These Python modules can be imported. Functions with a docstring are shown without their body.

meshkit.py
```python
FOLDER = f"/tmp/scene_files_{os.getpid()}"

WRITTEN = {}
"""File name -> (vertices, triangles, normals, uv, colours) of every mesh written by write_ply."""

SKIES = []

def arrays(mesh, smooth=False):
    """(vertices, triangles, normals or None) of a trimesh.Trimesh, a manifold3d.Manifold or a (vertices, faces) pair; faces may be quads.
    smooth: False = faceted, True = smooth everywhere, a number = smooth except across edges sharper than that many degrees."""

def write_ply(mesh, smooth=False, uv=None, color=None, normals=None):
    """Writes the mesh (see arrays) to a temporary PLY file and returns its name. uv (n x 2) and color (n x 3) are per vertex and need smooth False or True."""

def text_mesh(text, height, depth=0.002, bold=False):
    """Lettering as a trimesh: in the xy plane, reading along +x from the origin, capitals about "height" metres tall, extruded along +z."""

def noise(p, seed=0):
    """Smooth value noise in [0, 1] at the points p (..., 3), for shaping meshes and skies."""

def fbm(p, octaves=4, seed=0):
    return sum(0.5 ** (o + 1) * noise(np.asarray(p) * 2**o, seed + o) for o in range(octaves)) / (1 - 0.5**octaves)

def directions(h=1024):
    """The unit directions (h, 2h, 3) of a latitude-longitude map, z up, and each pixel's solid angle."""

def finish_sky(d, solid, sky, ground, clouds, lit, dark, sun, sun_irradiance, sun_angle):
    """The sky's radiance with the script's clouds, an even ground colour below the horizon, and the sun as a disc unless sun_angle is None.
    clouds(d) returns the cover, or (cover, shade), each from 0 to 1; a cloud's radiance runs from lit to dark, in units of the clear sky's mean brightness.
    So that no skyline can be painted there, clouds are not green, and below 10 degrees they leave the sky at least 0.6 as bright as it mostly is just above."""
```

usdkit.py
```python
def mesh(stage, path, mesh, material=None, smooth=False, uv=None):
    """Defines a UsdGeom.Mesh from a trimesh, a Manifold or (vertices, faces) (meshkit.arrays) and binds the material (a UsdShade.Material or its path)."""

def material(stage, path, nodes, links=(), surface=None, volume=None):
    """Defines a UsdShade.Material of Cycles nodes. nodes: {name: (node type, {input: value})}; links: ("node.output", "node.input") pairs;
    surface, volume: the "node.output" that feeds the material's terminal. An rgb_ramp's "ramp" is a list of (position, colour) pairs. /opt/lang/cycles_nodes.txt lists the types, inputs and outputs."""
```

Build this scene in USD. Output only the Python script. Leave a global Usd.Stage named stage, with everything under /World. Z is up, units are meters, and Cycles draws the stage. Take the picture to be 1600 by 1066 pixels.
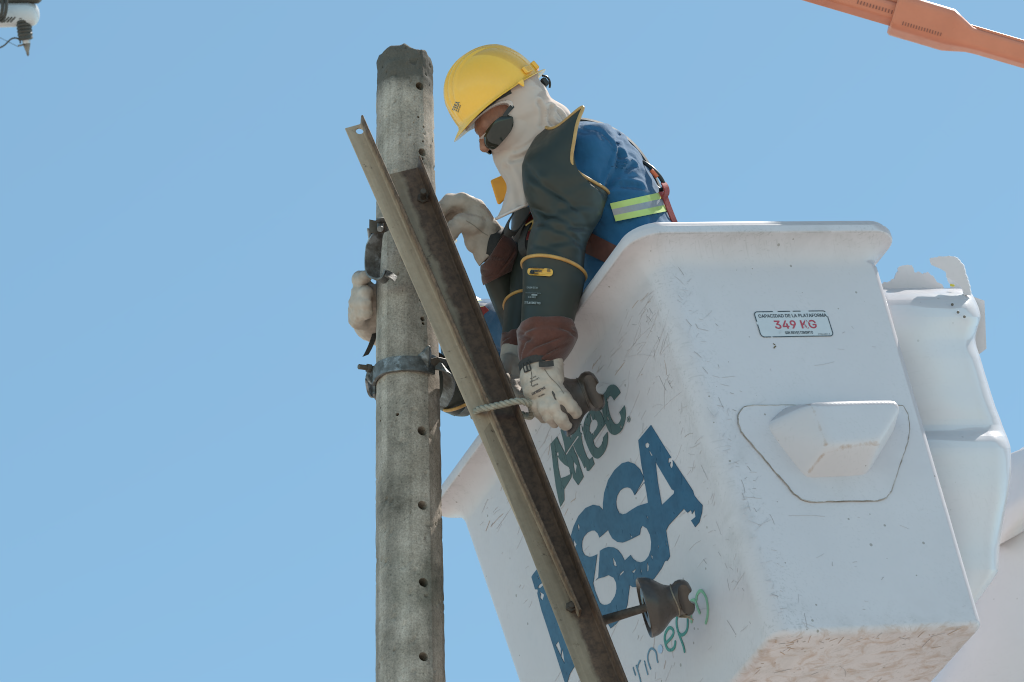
import math, random
import numpy as np, trimesh, manifold3d, shapely, shapely.geometry as sg, shapely.affinity as sa
from shapely.ops import unary_union
from scipy.interpolate import PchipInterpolator, CubicSpline
import usdkit, meshkit
from pxr import Usd, UsdGeom, UsdLux, UsdShade, Gf, Sdf, Vt

# light and exposure
EXPOSURE = 0.42
SUN_EL, SUN_AZ, SUN_INT = 1.10, 0.87, 1.25
SKY_STRENGTH, AIR, AEROSOL, OZONE = 0.143, 1.0, 1.0, 1.0
SKY_TINT = (.815, 1.0, .868)

random.seed(7); np.random.seed(7)
stage = Usd.Stage.CreateInMemory()
UsdGeom.SetStageUpAxis(stage, UsdGeom.Tokens.z); UsdGeom.SetStageMetersPerUnit(stage, 1.0)
UsdGeom.Xform.Define(stage, '/World'); UsdGeom.Scope.Define(stage, '/World/Looks')
stage.SetDefaultPrim(stage.GetPrimAtPath('/World'))

# ---------------------------------------------------------------- camera, sky, sun
PITCH, DIST, EYE, FPX = math.radians(30), 15.0, 1.6, 9000.0
SP, CP = math.sin(PITCH), math.cos(PITCH)
cam = UsdGeom.Camera.Define(stage, '/World/camera')
cam.CreateHorizontalApertureAttr(36.0); cam.CreateVerticalApertureAttr(36.0 * 682 / 1024)
cam.CreateFocalLengthAttr(36.0 * FPX / 1600); cam.CreateClippingRangeAttr(Gf.Vec2f(0.5, 20000))
cam.CreateFStopAttr(11.0); cam.CreateFocusDistanceAttr(15.2)
cam.AddTransformOp().Set(Gf.Matrix4d(1, 0, 0, 0, 0, -SP, CP, 0, 0, -CP, -SP, 0, 0, 0, EYE, 1))
cam.CreateExposureAttr(EXPOSURE)
cam.GetPrim().SetCustomDataByKey('kind', 'structure')

def mat_raw(name, nodes, links, surface='p.BSDF', volume=None):
    return usdkit.material(stage, '/World/Looks/' + name, nodes, links, surface=surface, volume=volume)

sun_dir = np.array([math.cos(SUN_EL) * math.sin(SUN_AZ), math.cos(SUN_EL) * math.cos(SUN_AZ), math.sin(SUN_EL)])
sky_m = mat_raw('sky', {
    's': ('sky_texture', {'sky_type': 'single_scattering', 'sun_disc': False, 'sun_elevation': SUN_EL, 'sun_rotation': SUN_AZ,
                          'altitude': 950.0, 'air_density': AIR, 'aerosol_density': AEROSOL, 'ozone_density': OZONE}),
    't': ('mix_color', {'blend_type': 'multiply', 'fac': 1.0, 'use_clamp': False, 'b': SKY_TINT}),
    'b': ('background_shader', {'strength': SKY_STRENGTH})}, [('s.color', 't.a'), ('t.result', 'b.color')], surface='b.background')
dome = UsdLux.DomeLight.Define(stage, '/World/sky')
UsdShade.MaterialBindingAPI.Apply(dome.GetPrim()).Bind(sky_m)
dome.GetPrim().SetCustomDataByKey('kind', 'structure')
sun = UsdLux.DistantLight.Define(stage, '/World/sun')
sun.CreateNormalizeAttr(True) if hasattr(sun, 'CreateNormalizeAttr') else None
sun.CreateIntensityAttr(SUN_INT); sun.CreateAngleAttr(0.53); sun.CreateColorAttr(Gf.Vec3f(1.0, 0.96, 0.9))
zq = Gf.Rotation(Gf.Vec3d(0, 0, 1), Gf.Vec3d(*sun_dir))
sun.AddTransformOp().Set(Gf.Matrix4d(zq, Gf.Vec3d(0, 0, 60)))

# ---------------------------------------------------------------- helpers: places
def c2w(p):
    p = np.asarray(p, float); z = DIST + p[..., 2]
    return np.stack([p[..., 0], -SP * p[..., 1] + CP * z, EYE + CP * p[..., 1] + SP * z], -1)
def cv(v):
    """a direction given as (right, up, away) of the view, as a world direction"""
    v = np.asarray(v, float)
    return np.stack([v[..., 0], -SP * v[..., 1] + CP * v[..., 2], CP * v[..., 1] + SP * v[..., 2]], -1)
def at(px, py, w=0.0):
    """world point seen at photograph pixel (px, py), w metres beyond the 15 m plane"""
    px, py, w = np.broadcast_arrays(np.asarray(px, float), np.asarray(py, float), np.asarray(w, float))
    s = (DIST + w) / FPX
    return c2w(np.stack([(px - 800) * s, (533 - py) * s, w], -1))
EYEP = np.array([0, 0, EYE])
def unit(v): v = np.asarray(v, float); return v / np.linalg.norm(v, axis=-1, keepdims=True)

# ---------------------------------------------------------------- helpers: prims
used = {}
def numbered(path):
    n = used.get(path, -1) + 1; used[path] = n
    return path if n == 0 else f'{path}_{n:03d}'
origins = {}
def keys(prim, label=None, cat=None, group=None, kind=None):
    for k, v in (('label', label), ('category', cat), ('group', group), ('kind', kind)):
        if v: prim.SetCustomDataByKey(k, v)
    return prim
def thing(name, label, cat, loc, group=None):
    p = numbered('/World/' + name); x = UsdGeom.Xform.Define(stage, p)
    x.AddTranslateOp().Set(Gf.Vec3d(*map(float, loc))); origins[p] = np.asarray(loc, float)
    keys(x.GetPrim(), label, cat, group); return p
def origin_of(path):
    while path and path not in origins: path = path.rpartition('/')[0]
    return origins.get(path, np.zeros(3))
def obj(name, mesh, material, parent='/World', smooth=35, label=None, cat=None, group=None, kind=None, prim=None):
    """one Mesh prim from a mesh in world coordinates; prim: {name: function of world vertices -> values}"""
    p = numbered(parent + '/' + name)
    v, f, n = meshkit.arrays(mesh, smooth)
    extra = {k: fn(v) for k, fn in (prim or {}).items()}
    o = origin_of(parent)
    m = UsdGeom.Mesh.Define(stage, p)
    m.CreatePointsAttr(Vt.Vec3fArray.FromNumpy((v - o).astype(np.float32)))
    m.CreateFaceVertexCountsAttr(Vt.IntArray.FromNumpy(np.full(len(f), 3, np.int32)))
    m.CreateFaceVertexIndicesAttr(Vt.IntArray.FromNumpy(f.astype(np.int32).ravel()))
    m.CreateSubdivisionSchemeAttr('none')
    if n is not None:
        m.CreateNormalsAttr(Vt.Vec3fArray.FromNumpy(n.astype(np.float32))); m.SetNormalsInterpolation('vertex')
    for k, val in extra.items():
        api = UsdGeom.PrimvarsAPI(m)
        if val.ndim == 1: api.CreatePrimvar(k, Sdf.ValueTypeNames.FloatArray, 'vertex').Set(Vt.FloatArray.FromNumpy(val.astype(np.float32)))
        else: api.CreatePrimvar(k, Sdf.ValueTypeNames.Float3Array, 'vertex').Set(Vt.Vec3fArray.FromNumpy(val.astype(np.float32)))
    UsdShade.MaterialBindingAPI.Apply(m.GetPrim()).Bind(material)
    keys(m.GetPrim(), label, cat, group, kind)
    return p

# ---------------------------------------------------------------- helpers: shapes
def cat_(*ms):
    out = []
    for m in ms:
        if isinstance(m, (list,)): out += m
        else: out.append(m)
    conv = []
    for m in out:
        if isinstance(m, trimesh.Trimesh): conv.append(m)
        else:
            v, f, _ = meshkit.arrays(m); conv.append(trimesh.Trimesh(v, f, process=False))
    return trimesh.util.concatenate(conv)
def grid_faces(nr, nc, wrap=True):
    i, j = np.meshgrid(np.arange(nr - 1), np.arange(nc if wrap else nc - 1), indexing='ij')
    a = i * nc + j; b = i * nc + (j + 1) % nc
    return np.stack([a, b, b + nc, a + nc], -1).reshape(-1, 4)
def loft(rings, cap0=True, cap1=True):
    """closed rings (m, n, 3) -> trimesh"""
    R = np.asarray(rings, float); m, n, _ = R.shape
    q = grid_faces(m, n); f = np.vstack([q[:, [0, 1, 2]], q[:, [0, 2, 3]]])
    v = R.reshape(-1, 3)
    if cap0:
        v = np.vstack([v, R[0].mean(0)]); k = len(v) - 1; j = np.arange(n); f = np.vstack([f, np.stack([np.full(n, k), (j + 1) % n, j], 1)])
    if cap1:
        v = np.vstack([v, R[-1].mean(0)]); k = len(v) - 1; j = np.arange(n) + (m - 1) * n; f = np.vstack([f, np.stack([np.full(n, k), j, (m - 1) * n + (np.arange(n) + 1) % n], 1)])
    t = trimesh.Trimesh(v, f, process=False)
    if cap0 and cap1 and t.volume < 0: t.invert()
    return t
def spline(P, n, kind='pchip'):
    P = np.asarray(P, float); t = np.r_[0, np.cumsum(np.linalg.norm(np.diff(P, axis=0), axis=1))]
    t /= t[-1]; s = np.linspace(0, 1, n)
    return (PchipInterpolator(t, P) if kind == 'pchip' or len(P) < 3 else CubicSpline(t, P))(s)
def frames(C):
    """tangent, normal, binormal transported along a polyline"""
    T = unit(np.gradient(C, axis=0)); N = np.zeros_like(C)
    a = np.array([0, 0, 1.0]) if abs(T[0][2]) < .9 else np.array([1.0, 0, 0])
    N[0] = unit(a - T[0] * (a @ T[0]))
    for i in range(1, len(C)):
        x = N[i - 1] - T[i] * (N[i - 1] @ T[i]); N[i] = unit(x)
    return T, N, np.cross(T, N)
def tube(P, r, n=10, m=None, caps=True, kind='cubic'):
    C = spline(P, m, kind) if m else np.asarray(P, float)
    r = np.broadcast_to(np.interp(np.linspace(0, 1, len(C)), np.linspace(0, 1, len(np.atleast_1d(r))), np.atleast_1d(r)), len(C))
    T, N, B = frames(C); a = np.linspace(0, 2 * np.pi, n, endpoint=False)
    rings = C[:, None] + r[:, None, None] * (np.cos(a)[None, :, None] * N[:, None] + np.sin(a)[None, :, None] * B[:, None])
    return loft(rings, caps, caps)
def ring_tube(P, r, n=10):
    """a closed loop of tube through points P"""
    C = np.asarray(P, float); T = unit(np.roll(C, -1, 0) - np.roll(C, 1, 0)); ctr = C.mean(0)
    N = unit(C - ctr - T * ((C - ctr) * T).sum(1)[:, None]); B = np.cross(T, N)
    a = np.linspace(0, 2 * np.pi, n, endpoint=False)
    rings = C[:, None] + r * (np.cos(a)[None, :, None] * N[:, None] + np.sin(a)[None, :, None] * B[:, None])
    rings = np.vstack([rings, rings[:1]])
    return loft(rings, False, False)
def cyl(p, q, r0, r1=None, n=20, bevel=0.0):
    r1 = r0 if r1 is None else r1; p, q = np.asarray(p, float), np.asarray(q, float); d = unit(q - p); L = np.linalg.norm(q - p)
    pr = [(0, max(r0 - bevel, 1e-4)), (bevel, r0), (L - bevel, r1), (L, max(r1 - bevel, 1e-4))] if bevel else [(0, r0), (L, r1)]
    return lathe(p, d, pr, n)
def lathe(p, d, prof, n=32, ref=None):
    """prof: (distance along d, radius) pairs"""
    d = unit(d); a = np.array([0, 0, 1.0]) if abs(d[2]) < .9 else np.array([1.0, 0, 0])
    if ref is not None: a = np.asarray(ref, float)
    N = unit(a - d * (a @ d)); B = np.cross(d, N); t = np.linspace(0, 2 * np.pi, n, endpoint=False)
    rings = [np.asarray(p) + d * x + r * (np.cos(t)[:, None] * N + np.sin(t)[:, None] * B) for x, r in prof]
    return loft(rings)
def hexnut(p, d, r, h, rot=0.0):
    d = unit(d); return lathe(p, d, [(0, r * .93), (h * .12, r), (h * .85, r), (h, r * .9)], 6)
def man(t):
    t = t if isinstance(t, trimesh.Trimesh) else trimesh.Trimesh(*t)
    t = t.copy(); t.merge_vertices()
    m = manifold3d.Manifold(manifold3d.Mesh(np.asarray(t.vertices, np.float32), np.asarray(t.faces, np.uint32)))
    return m
def hull_balls(P, r):
    r = np.broadcast_to(r, len(P)); pts = []
    ico = trimesh.creation.icosphere(2).vertices
    for p, q in zip(P, r): pts.append(np.asarray(p) + ico * q)
    return trimesh.convex.convex_hull(np.vstack(pts))
def ribbon(P, wv, th, m=40, kind='cubic'):
    """a strip along P whose width runs along wv (one vector, or one per point), th thick"""
    P = np.asarray(P, float); C = spline(P, m, kind)
    wv = np.asarray(wv, float); Wv = np.broadcast_to(wv, C.shape) if wv.ndim == 1 else spline_like(P, wv, m)
    T = unit(np.gradient(C, axis=0)); N = unit(np.cross(T, Wv)) * th / 2; h = Wv / 2
    rings = np.stack([C - h * .985 - N, C + h * .985 - N, C + h - N * .4, C + h + N * .4, C + h * .985 + N, C - h * .985 + N, C - h + N * .4, C - h - N * .4], 1)
    return loft(rings)
def spline_like(P, V, m):
    t = np.r_[0, np.cumsum(np.linalg.norm(np.diff(P, axis=0), axis=1))]; t /= t[-1]
    return PchipInterpolator(t, V)(np.linspace(0, 1, m))
def box_axes(c, X, Y, Z, size, bevel=0.0):
    b = trimesh.creation.box(size)
    M = np.eye(4); M[:3, 0], M[:3, 1], M[:3, 2], M[:3, 3] = X, Y, Z, c
    if bevel:
        h = np.array(size) / 2 - bevel; P = [np.array([i, j, k]) * h for i in (-1, 1) for j in (-1, 1) for k in (-1, 1)]
        pts = np.vstack([p + d for p in P for d in (np.eye(3) * bevel).tolist() + (-np.eye(3) * bevel).tolist()])
        b = trimesh.convex.convex_hull(pts)
    b.apply_transform(M); return b
def pxtube(rows, n=48, m=60, power=2.0, kind='pchip', tl=0.0, bulge=None, caps=(True, True), disp=None):
    """a limb or garment from its outline: rows of (left px, py, right px, py, depth of its middle, depth radius). Real rings, closed all round."""
    R = np.asarray(rows, float)
    Lp, Rp = at(R[:, 0], R[:, 1], R[:, 4]), at(R[:, 2], R[:, 3], R[:, 4])
    C, H = (Lp + Rp) / 2, (Rp - Lp) / 2
    t = np.r_[0, np.cumsum(np.linalg.norm(np.diff(C, axis=0), axis=1))]; t /= t[-1]; s = np.linspace(0, 1, m)
    f = (lambda X: PchipInterpolator(t, X)(s)) if kind == 'pchip' else (lambda X: CubicSpline(t, X)(s))
    C, H, dr = f(C), f(H), f(R[:, 5])
    fw = unit(C - EYEP) - tl * cv([0, 1.0, 0]); a = np.linspace(0, 2 * np.pi, n, endpoint=False)
    D = unit(fw - H * (fw * H).sum(1)[:, None] / np.maximum((H * H).sum(1)[:, None], 1e-12))
    ca, sa_ = np.cos(a), np.sin(a)
    ca, sa_ = np.sign(ca) * abs(ca) ** (2 / power), np.sign(sa_) * abs(sa_) ** (2 / power)
    rings = C[:, None] + ca[None, :, None] * H[:, None] + sa_[None, :, None] * (D * dr[:, None])[:, None]
    if disp is not None:
        dv = disp(s[:, None], a[None, :], rings)
        rad = unit(rings - C[:, None]); rings = rings + rad * dv[..., None]
    return loft(rings, *caps), rings
def snets(f, lo, hi, h):
    """surface nets: the zero surface of f (negative inside) on a grid of step h"""
    lo, hi = np.asarray(lo, float), np.asarray(hi, float); n = np.ceil((hi - lo) / h).astype(int) + 1
    ax = [lo[k] + h * np.arange(n[k]) for k in range(3)]
    G = np.stack(np.meshgrid(*ax, indexing='ij'), -1)
    V = f(G.reshape(-1, 3)).reshape(n)
    S = V < 0
    c = [slice(None, -1), slice(1, None)]
    cnt = sum(S[c[i], c[j], c[k]].astype(int) for i in (0, 1) for j in (0, 1) for k in (0, 1))
    act = (cnt > 0) & (cnt < 8); idx = -np.ones(act.shape, int); idx[act] = np.arange(act.sum()); cell = np.argwhere(act)
    acc = np.zeros((len(cell), 3)); num = np.zeros(len(cell))
    corners = [np.array(x) for x in np.ndindex(2, 2, 2)]
    for p in corners:
        for k in range(3):
            if p[k] == 0:
                q = p.copy(); q[k] = 1
                va, vb = V[tuple((cell + p).T)], V[tuple((cell + q).T)]; cr = (va < 0) != (vb < 0)
                t = np.where(cr, va / np.where(cr, va - vb, 1), 0)
                pt = p + np.outer(t, np.eye(3)[k]); acc[cr] += pt[cr]; num[cr] += 1
    verts = lo + h * (cell + acc / num[:, None]); faces = []
    for k in range(3):
        a, b = (k + 1) % 3, (k + 2) % 3
        s0 = [slice(None)] * 3; s1 = [slice(None)] * 3; s0[k] = slice(None, -1); s1[k] = slice(1, None)
        e = np.argwhere(S[tuple(s0)] != S[tuple(s1)]); e = e[(e[:, a] > 0) & (e[:, b] > 0) & (e[:, a] < n[a] - 1) & (e[:, b] < n[b] - 1)]
        if not len(e): continue
        ea, eb = np.eye(3, dtype=int)[a], np.eye(3, dtype=int)[b]
        q = np.stack([idx[tuple((e - ea - eb).T)], idx[tuple((e - eb).T)], idx[tuple(e.T)], idx[tuple((e - ea).T)]], 1)
        ins = S[tuple(e.T)]; q[~ins] = q[~ins][:, ::-1]; faces.append(q)
    q = np.vstack(faces); fcs = np.vstack([q[:, [0, 1, 2]], q[:, [0, 2, 3]]])
    t = trimesh.Trimesh(verts, fcs, process=False)
    return t
def sd_cap(p, a, b, ra, rb):
    """tapered capsule"""
    a, b = np.asarray(a, float), np.asarray(b, float); ab = b - a; t = np.clip(((p - a) @ ab) / (ab @ ab), 0, 1)
    return np.linalg.norm(p - a - t[:, None] * ab, axis=1) - (ra + (rb - ra) * t)
def sd_ell(p, c, X, Y, Z, r):
    q = np.stack([(p - c) @ X, (p - c) @ Y, (p - c) @ Z], 1); k0 = np.linalg.norm(q / r, axis=1); k1 = np.linalg.norm(q / np.square(r), axis=1)
    return k0 * (k0 - 1) / np.maximum(k1, 1e-9)
def smin(a, b, k):
    h = np.clip(.5 + .5 * (b - a) / k, 0, 1); return b + (a - b) * h - k * h * (1 - h)
def displaced(t, amp, scale, seed=0, octaves=3):
    n = t.vertex_normals; d = (meshkit.fbm(np.asarray(t.vertices) * scale, octaves, seed) - .5) * 2 * amp
    return trimesh.Trimesh(t.vertices + n * d[:, None], t.faces, process=False)
def soften(t, it=8, lam=.5, mu=-.52):
    from scipy import sparse
    v = np.array(t.vertices, float); f = np.asarray(t.faces); n = len(v)
    i = np.r_[f[:, 0], f[:, 1], f[:, 2], f[:, 1], f[:, 2], f[:, 0]]; j = np.r_[f[:, 1], f[:, 2], f[:, 0], f[:, 0], f[:, 1], f[:, 2]]
    A = sparse.coo_matrix((np.ones(len(i)), (i, j)), (n, n)).tocsr(); A.data[:] = 1.0
    d = np.asarray(A.sum(1)).ravel(); ok = d > 0; d[~ok] = 1
    for _ in range(it):
        for k in (lam, mu): v = v + k * np.where(ok[:, None], A @ v / d[:, None] - v, 0)
    return trimesh.Trimesh(v, f, process=False)
class Plane:
    """a flat face through three world points; u runs A->B, v A->C made square"""
    def __init__(s, A, B, C):
        s.A = np.asarray(A, float); s.u = unit(B - A); n = np.cross(B - A, C - A); s.n = unit(n)
        if s.n @ (EYEP - s.A) < 0: s.n = -s.n
        s.v = unit(np.cross(s.n, s.u))
    def uv(s, px, lift=0.0):
        px = np.atleast_2d(np.asarray(px, float)); P = at(px[:, 0], px[:, 1], 0.0); d = P - EYEP
        k = ((s.A + s.n * lift - EYEP) @ s.n) / (d @ s.n); Q = EYEP + d * k[:, None] - s.A
        return np.stack([Q @ s.u, Q @ s.v], 1)
    def pt(s, uv, lift=0.0):
        uv = np.atleast_2d(uv); return s.A + uv[:, :1] * s.u + uv[:, 1:2] * s.v + s.n * lift
    def place(s, t, lift=0.0):
        v = np.asarray(t.vertices); r = trimesh.Trimesh(s.A + v[:, :1] * s.u + v[:, 1:2] * s.v + (v[:, 2:3] + lift) * s.n, t.faces, process=False)
        return r
    def poly(s, px): return sg.Polygon(s.uv(px)).buffer(0)
    def extrude(s, shape, depth, lift=0.0):
        gs = [g for g in getattr(shape, 'geoms', [shape]) if isinstance(g, sg.Polygon) and g.area > 1e-8]
        return s.place(trimesh.util.concatenate([trimesh.creation.extrude_polygon(g, depth, engine='earcut') for g in gs]), lift)

# ---------------------------------------------------------------- helpers: materials
def M(name, col, col2=None, scale=8.0, rough=.5, bump=0.0, bscale=60.0, metallic=0.0, lo=.35, hi=.65, detail=6, spec=.5, rvar=.12, col3=None, s3=3.0, lo3=.55, hi3=.7, stretch=(1, 1, 1), coat=0.0, sheen=0.0, fine=0.0, translucent=0.0):
    col2 = col if col2 is None else col2
    n = {'g': ('geometry', {}), 'mp': ('mapping', {'scale': stretch}), 'n': ('noise_texture', {'scale': scale, 'detail': detail, 'roughness': .62}),
         'mr': ('map_range', {'from_min': lo, 'from_max': hi, 'clamp': True}), 'mx': ('mix_color', {'a': col, 'b': col2}),
         'n2': ('noise_texture', {'scale': bscale, 'detail': 5, 'roughness': .6}),
         'rr': ('map_range', {'from_min': .3, 'from_max': .7, 'to_min': max(rough - rvar, .04), 'to_max': min(rough + rvar, 1.0), 'clamp': True}),
         'p': ('principled_bsdf', {'metallic': metallic, 'specular_ior_level': spec, 'coat_weight': coat, 'coat_roughness': .12, 'sheen_weight': sheen})}
    l = [('g.position', 'mp.vector'), ('mp.vector', 'n.vector'), ('n.fac', 'mr.value'), ('mr.result', 'mx.fac'), ('mp.vector', 'n2.vector'), ('n2.fac', 'rr.value'), ('rr.result', 'p.roughness')]
    out = 'mx.result'
    if col3 is not None:
        n.update({'n3': ('noise_texture', {'scale': s3, 'detail': 8, 'roughness': .7}), 'mr3': ('map_range', {'from_min': lo3, 'from_max': hi3, 'clamp': True}), 'mx3': ('mix_color', {'b': col3})})
        l += [('mp.vector', 'n3.vector'), ('n3.fac', 'mr3.value'), ('mr3.result', 'mx3.fac'), (out, 'mx3.a')]; out = 'mx3.result'
    if fine:
        n.update({'nf': ('noise_texture', {'scale': bscale * 2.5, 'detail': 3}), 'mf': ('map_range', {'from_min': .3, 'from_max': .7, 'to_min': 1 - fine, 'to_max': 1 + fine * .5}), 'hf': ('mix_color', {'blend_type': 'multiply', 'fac': 1.0, 'use_clamp': False}), })
        l += [('g.position', 'nf.vector'), ('nf.fac', 'mf.value'), (out, 'hf.a'), ('mf.result', 'hf.b')]; out = 'hf.result'
    l.append((out, 'p.base_color'))
    if bump:
        n['bp'] = ('bump', {'strength': 1.0, 'distance': bump}); l += [('n2.fac', 'bp.height'), ('bp.normal', 'p.normal')]
    s = 'p.BSDF'
    if translucent:
        n['tr'] = ('translucent_bsdf', {}); n['ms'] = ('mix_closure', {'fac': translucent}); l += [(out, 'tr.color'), ('p.BSDF', 'ms.closure1'), ('tr.BSDF', 'ms.closure2')]; s = 'ms.closure'
    return mat_raw(name, n, l, surface=s)
# ---------------------------------------------------------------- ground
ground_m = M('pale_ground', (.37, .33, .295), (.31, .28, .25), scale=.15, rough=.95, bump=.02, bscale=3, col3=(.40, .36, .33), s3=.6)
gv = [(0, 0, 0)]; gf = []
for i, r in enumerate((5, 20, 80, 400, 2500, 9000)):
    for k in range(48):
        a = 2 * math.pi * k / 48; gv.append((r * math.cos(a), r * math.sin(a), 0))
for k in range(48): gf.append((0, 1 + k, 1 + (k + 1) % 48))
for i in range(5):
    for k in range(48):
        a, b = 1 + i * 48 + k, 1 + i * 48 + (k + 1) % 48; gf += [(a, a + 48, b + 48), (a, b + 48, b)]
obj('ground', trimesh.Trimesh(gv, gf, process=False), ground_m, smooth=False, kind='structure')

# ---------------------------------------------------------------- bucket
# fitted box: origin at its near upper corner, axes along its short side, its long side and upward
BO = c2w([.3631, .2134, 0.]); BR = np.array([[.8871, -.3838, -.2563], [.015, -.531, .8472], [.4613, .7555, .4653]])
BA, BB, BC = (unit(cv(BR[:, k])) for k in range(3))
BW, BL, BH, BT = .6880, 1.3391, 1.1090, .0568
def bl(x, y, z): return BO + x * BA + y * BB + z * BC
def b_local(v): d = np.asarray(v) - BO; return np.stack([d @ BA, d @ BB, d @ BC], -1)
def rrect(off, r, z, m=20, k=8):
    sh = BT * (-min(z, 0)) / 2; x0, x1, y0, y1 = sh - off, BW - sh + off, sh - off, BL - sh + off; P = []; rq = r if r > .055 else r * .55
    for cx, cy, rr, a0, side in ((x1 - rq, y0 + rq, rq, -90, 0), (x1 - rq, y1 - rq, rq, 0, 1), (x0 + r, y1 - r, r, 90, 2), (x0 + r, y0 + r, r, 180, 3)):
        A = np.radians(np.linspace(a0, a0 + 90, k + 1)); P += [(cx + rr * math.cos(a), cy + rr * math.sin(a)) for a in A]
        nx = [(x1, y1 - rq), (x0 + r, y1), (x0, y0 + r), (x1 - rq, y0)][side]; st = P[-1]
        P += [(st[0] + (nx[0] - st[0]) * t, st[1] + (nx[1] - st[1]) * t) for t in np.linspace(0, 1, m + 2)[1:-1]]
    return np.array([bl(x, y, z) for x, y in P])
rows = []
for f_ in np.linspace(.02, .97, 12): rows.append(('s', f_))
rb = .020
prof = []
for a in np.radians(np.linspace(0, 90, 7)): prof.append((-rb + rb * math.sin(a), -BH + rb - rb * math.cos(a), .05))
for z in np.linspace(-BH + rb, -.035, 56)[1:]: prof.append((0, z, .05))
for a in np.linspace(.1, 1, 9): prof.append((.058 * (1 - math.cos(a * 1.25)) / (1 - math.cos(1.25)), -.035 + .075 * math.sin(a * 1.25) / math.sin(1.25), .05 + .035 * a))
prof += [(o_, z_ + .013, r_) for o_, z_, r_ in ((.0585, .0275, .086), (.0615, .030, .088), (.0625, .033, .089), (.0625, .048, .089), (.061, .0525, .088), (.0545, .0545, .082), (.0535, .057, .081), (.053, .064, .08), (.050, .069, .078), (.043, .0715, .072), (.012, .0715, .06), (.002, .069, .058), (-.006, .06, .056))]
for z in np.linspace(.05, -BH + .06, 20): prof.append((-.008, z, .056))
prof.append((-.03, -BH + .02, .056))
base = rrect(-rb, .03, -BH); cb = base.mean(0)
rings = [cb + (base - cb) * f_ for f_ in np.linspace(.03, .97, 14)]
for o_, z_, r_ in prof: rings.append(rrect(o_, r_, z_))
top_in = rings[-1]; ci = top_in.mean(0)
rings += [ci + (top_in - ci) * f_ for f_ in (.6, .2)]
bucket_mesh = loft(rings)
# gentle waviness of the moulded fibreglass
bv = np.asarray(bucket_mesh.vertices); bn = bucket_mesh.vertex_normals
bucket_mesh.vertices = bv + bn * ((meshkit.fbm(bv * 7, 2, 3) - .5) * .0014)[:, None]
def dirt_edges(v):
    q = b_local(v); z = q[:, 2]; sh = BT * np.maximum(-z, 0) / 2
    bot = np.exp(-((z + BH) / .030) ** 2); ex = q[:, 0] - sh; ey = q[:, 1] - sh; ed = np.minimum(np.minimum(ex, ey), BW - sh - ex)
    flat = np.clip((-BH + .012 - z) / .01, 0, 1)
    under = flat * (.12 + .88 * np.exp(-(np.minimum(ex, ey) / .045) ** 2))
    flare = np.exp(-((z - .012) / .03) ** 2) * .42
    return np.clip(np.maximum(np.maximum(bot * .95, under), flare), 0, 1)
def rub_edges(v):
    q = b_local(v); z = q[:, 2]; sh = BT * np.maximum(-z, 0) / 2
    d = np.hypot(np.maximum(q[:, 0] - sh, 0), np.maximum(q[:, 1] - sh, 0))
    lip = np.exp(-((z - .035) / .03) ** 2) * .6
    bot = np.exp(-((z + BH - .01) / .05) ** 2) * .8
    return np.clip(np.exp(-((d - .05) / .06) ** 2) * .8 * (z < .0) + lip + bot, 0, 1) + np.exp(-((z - .0415) / .0018) ** 2)
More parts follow.
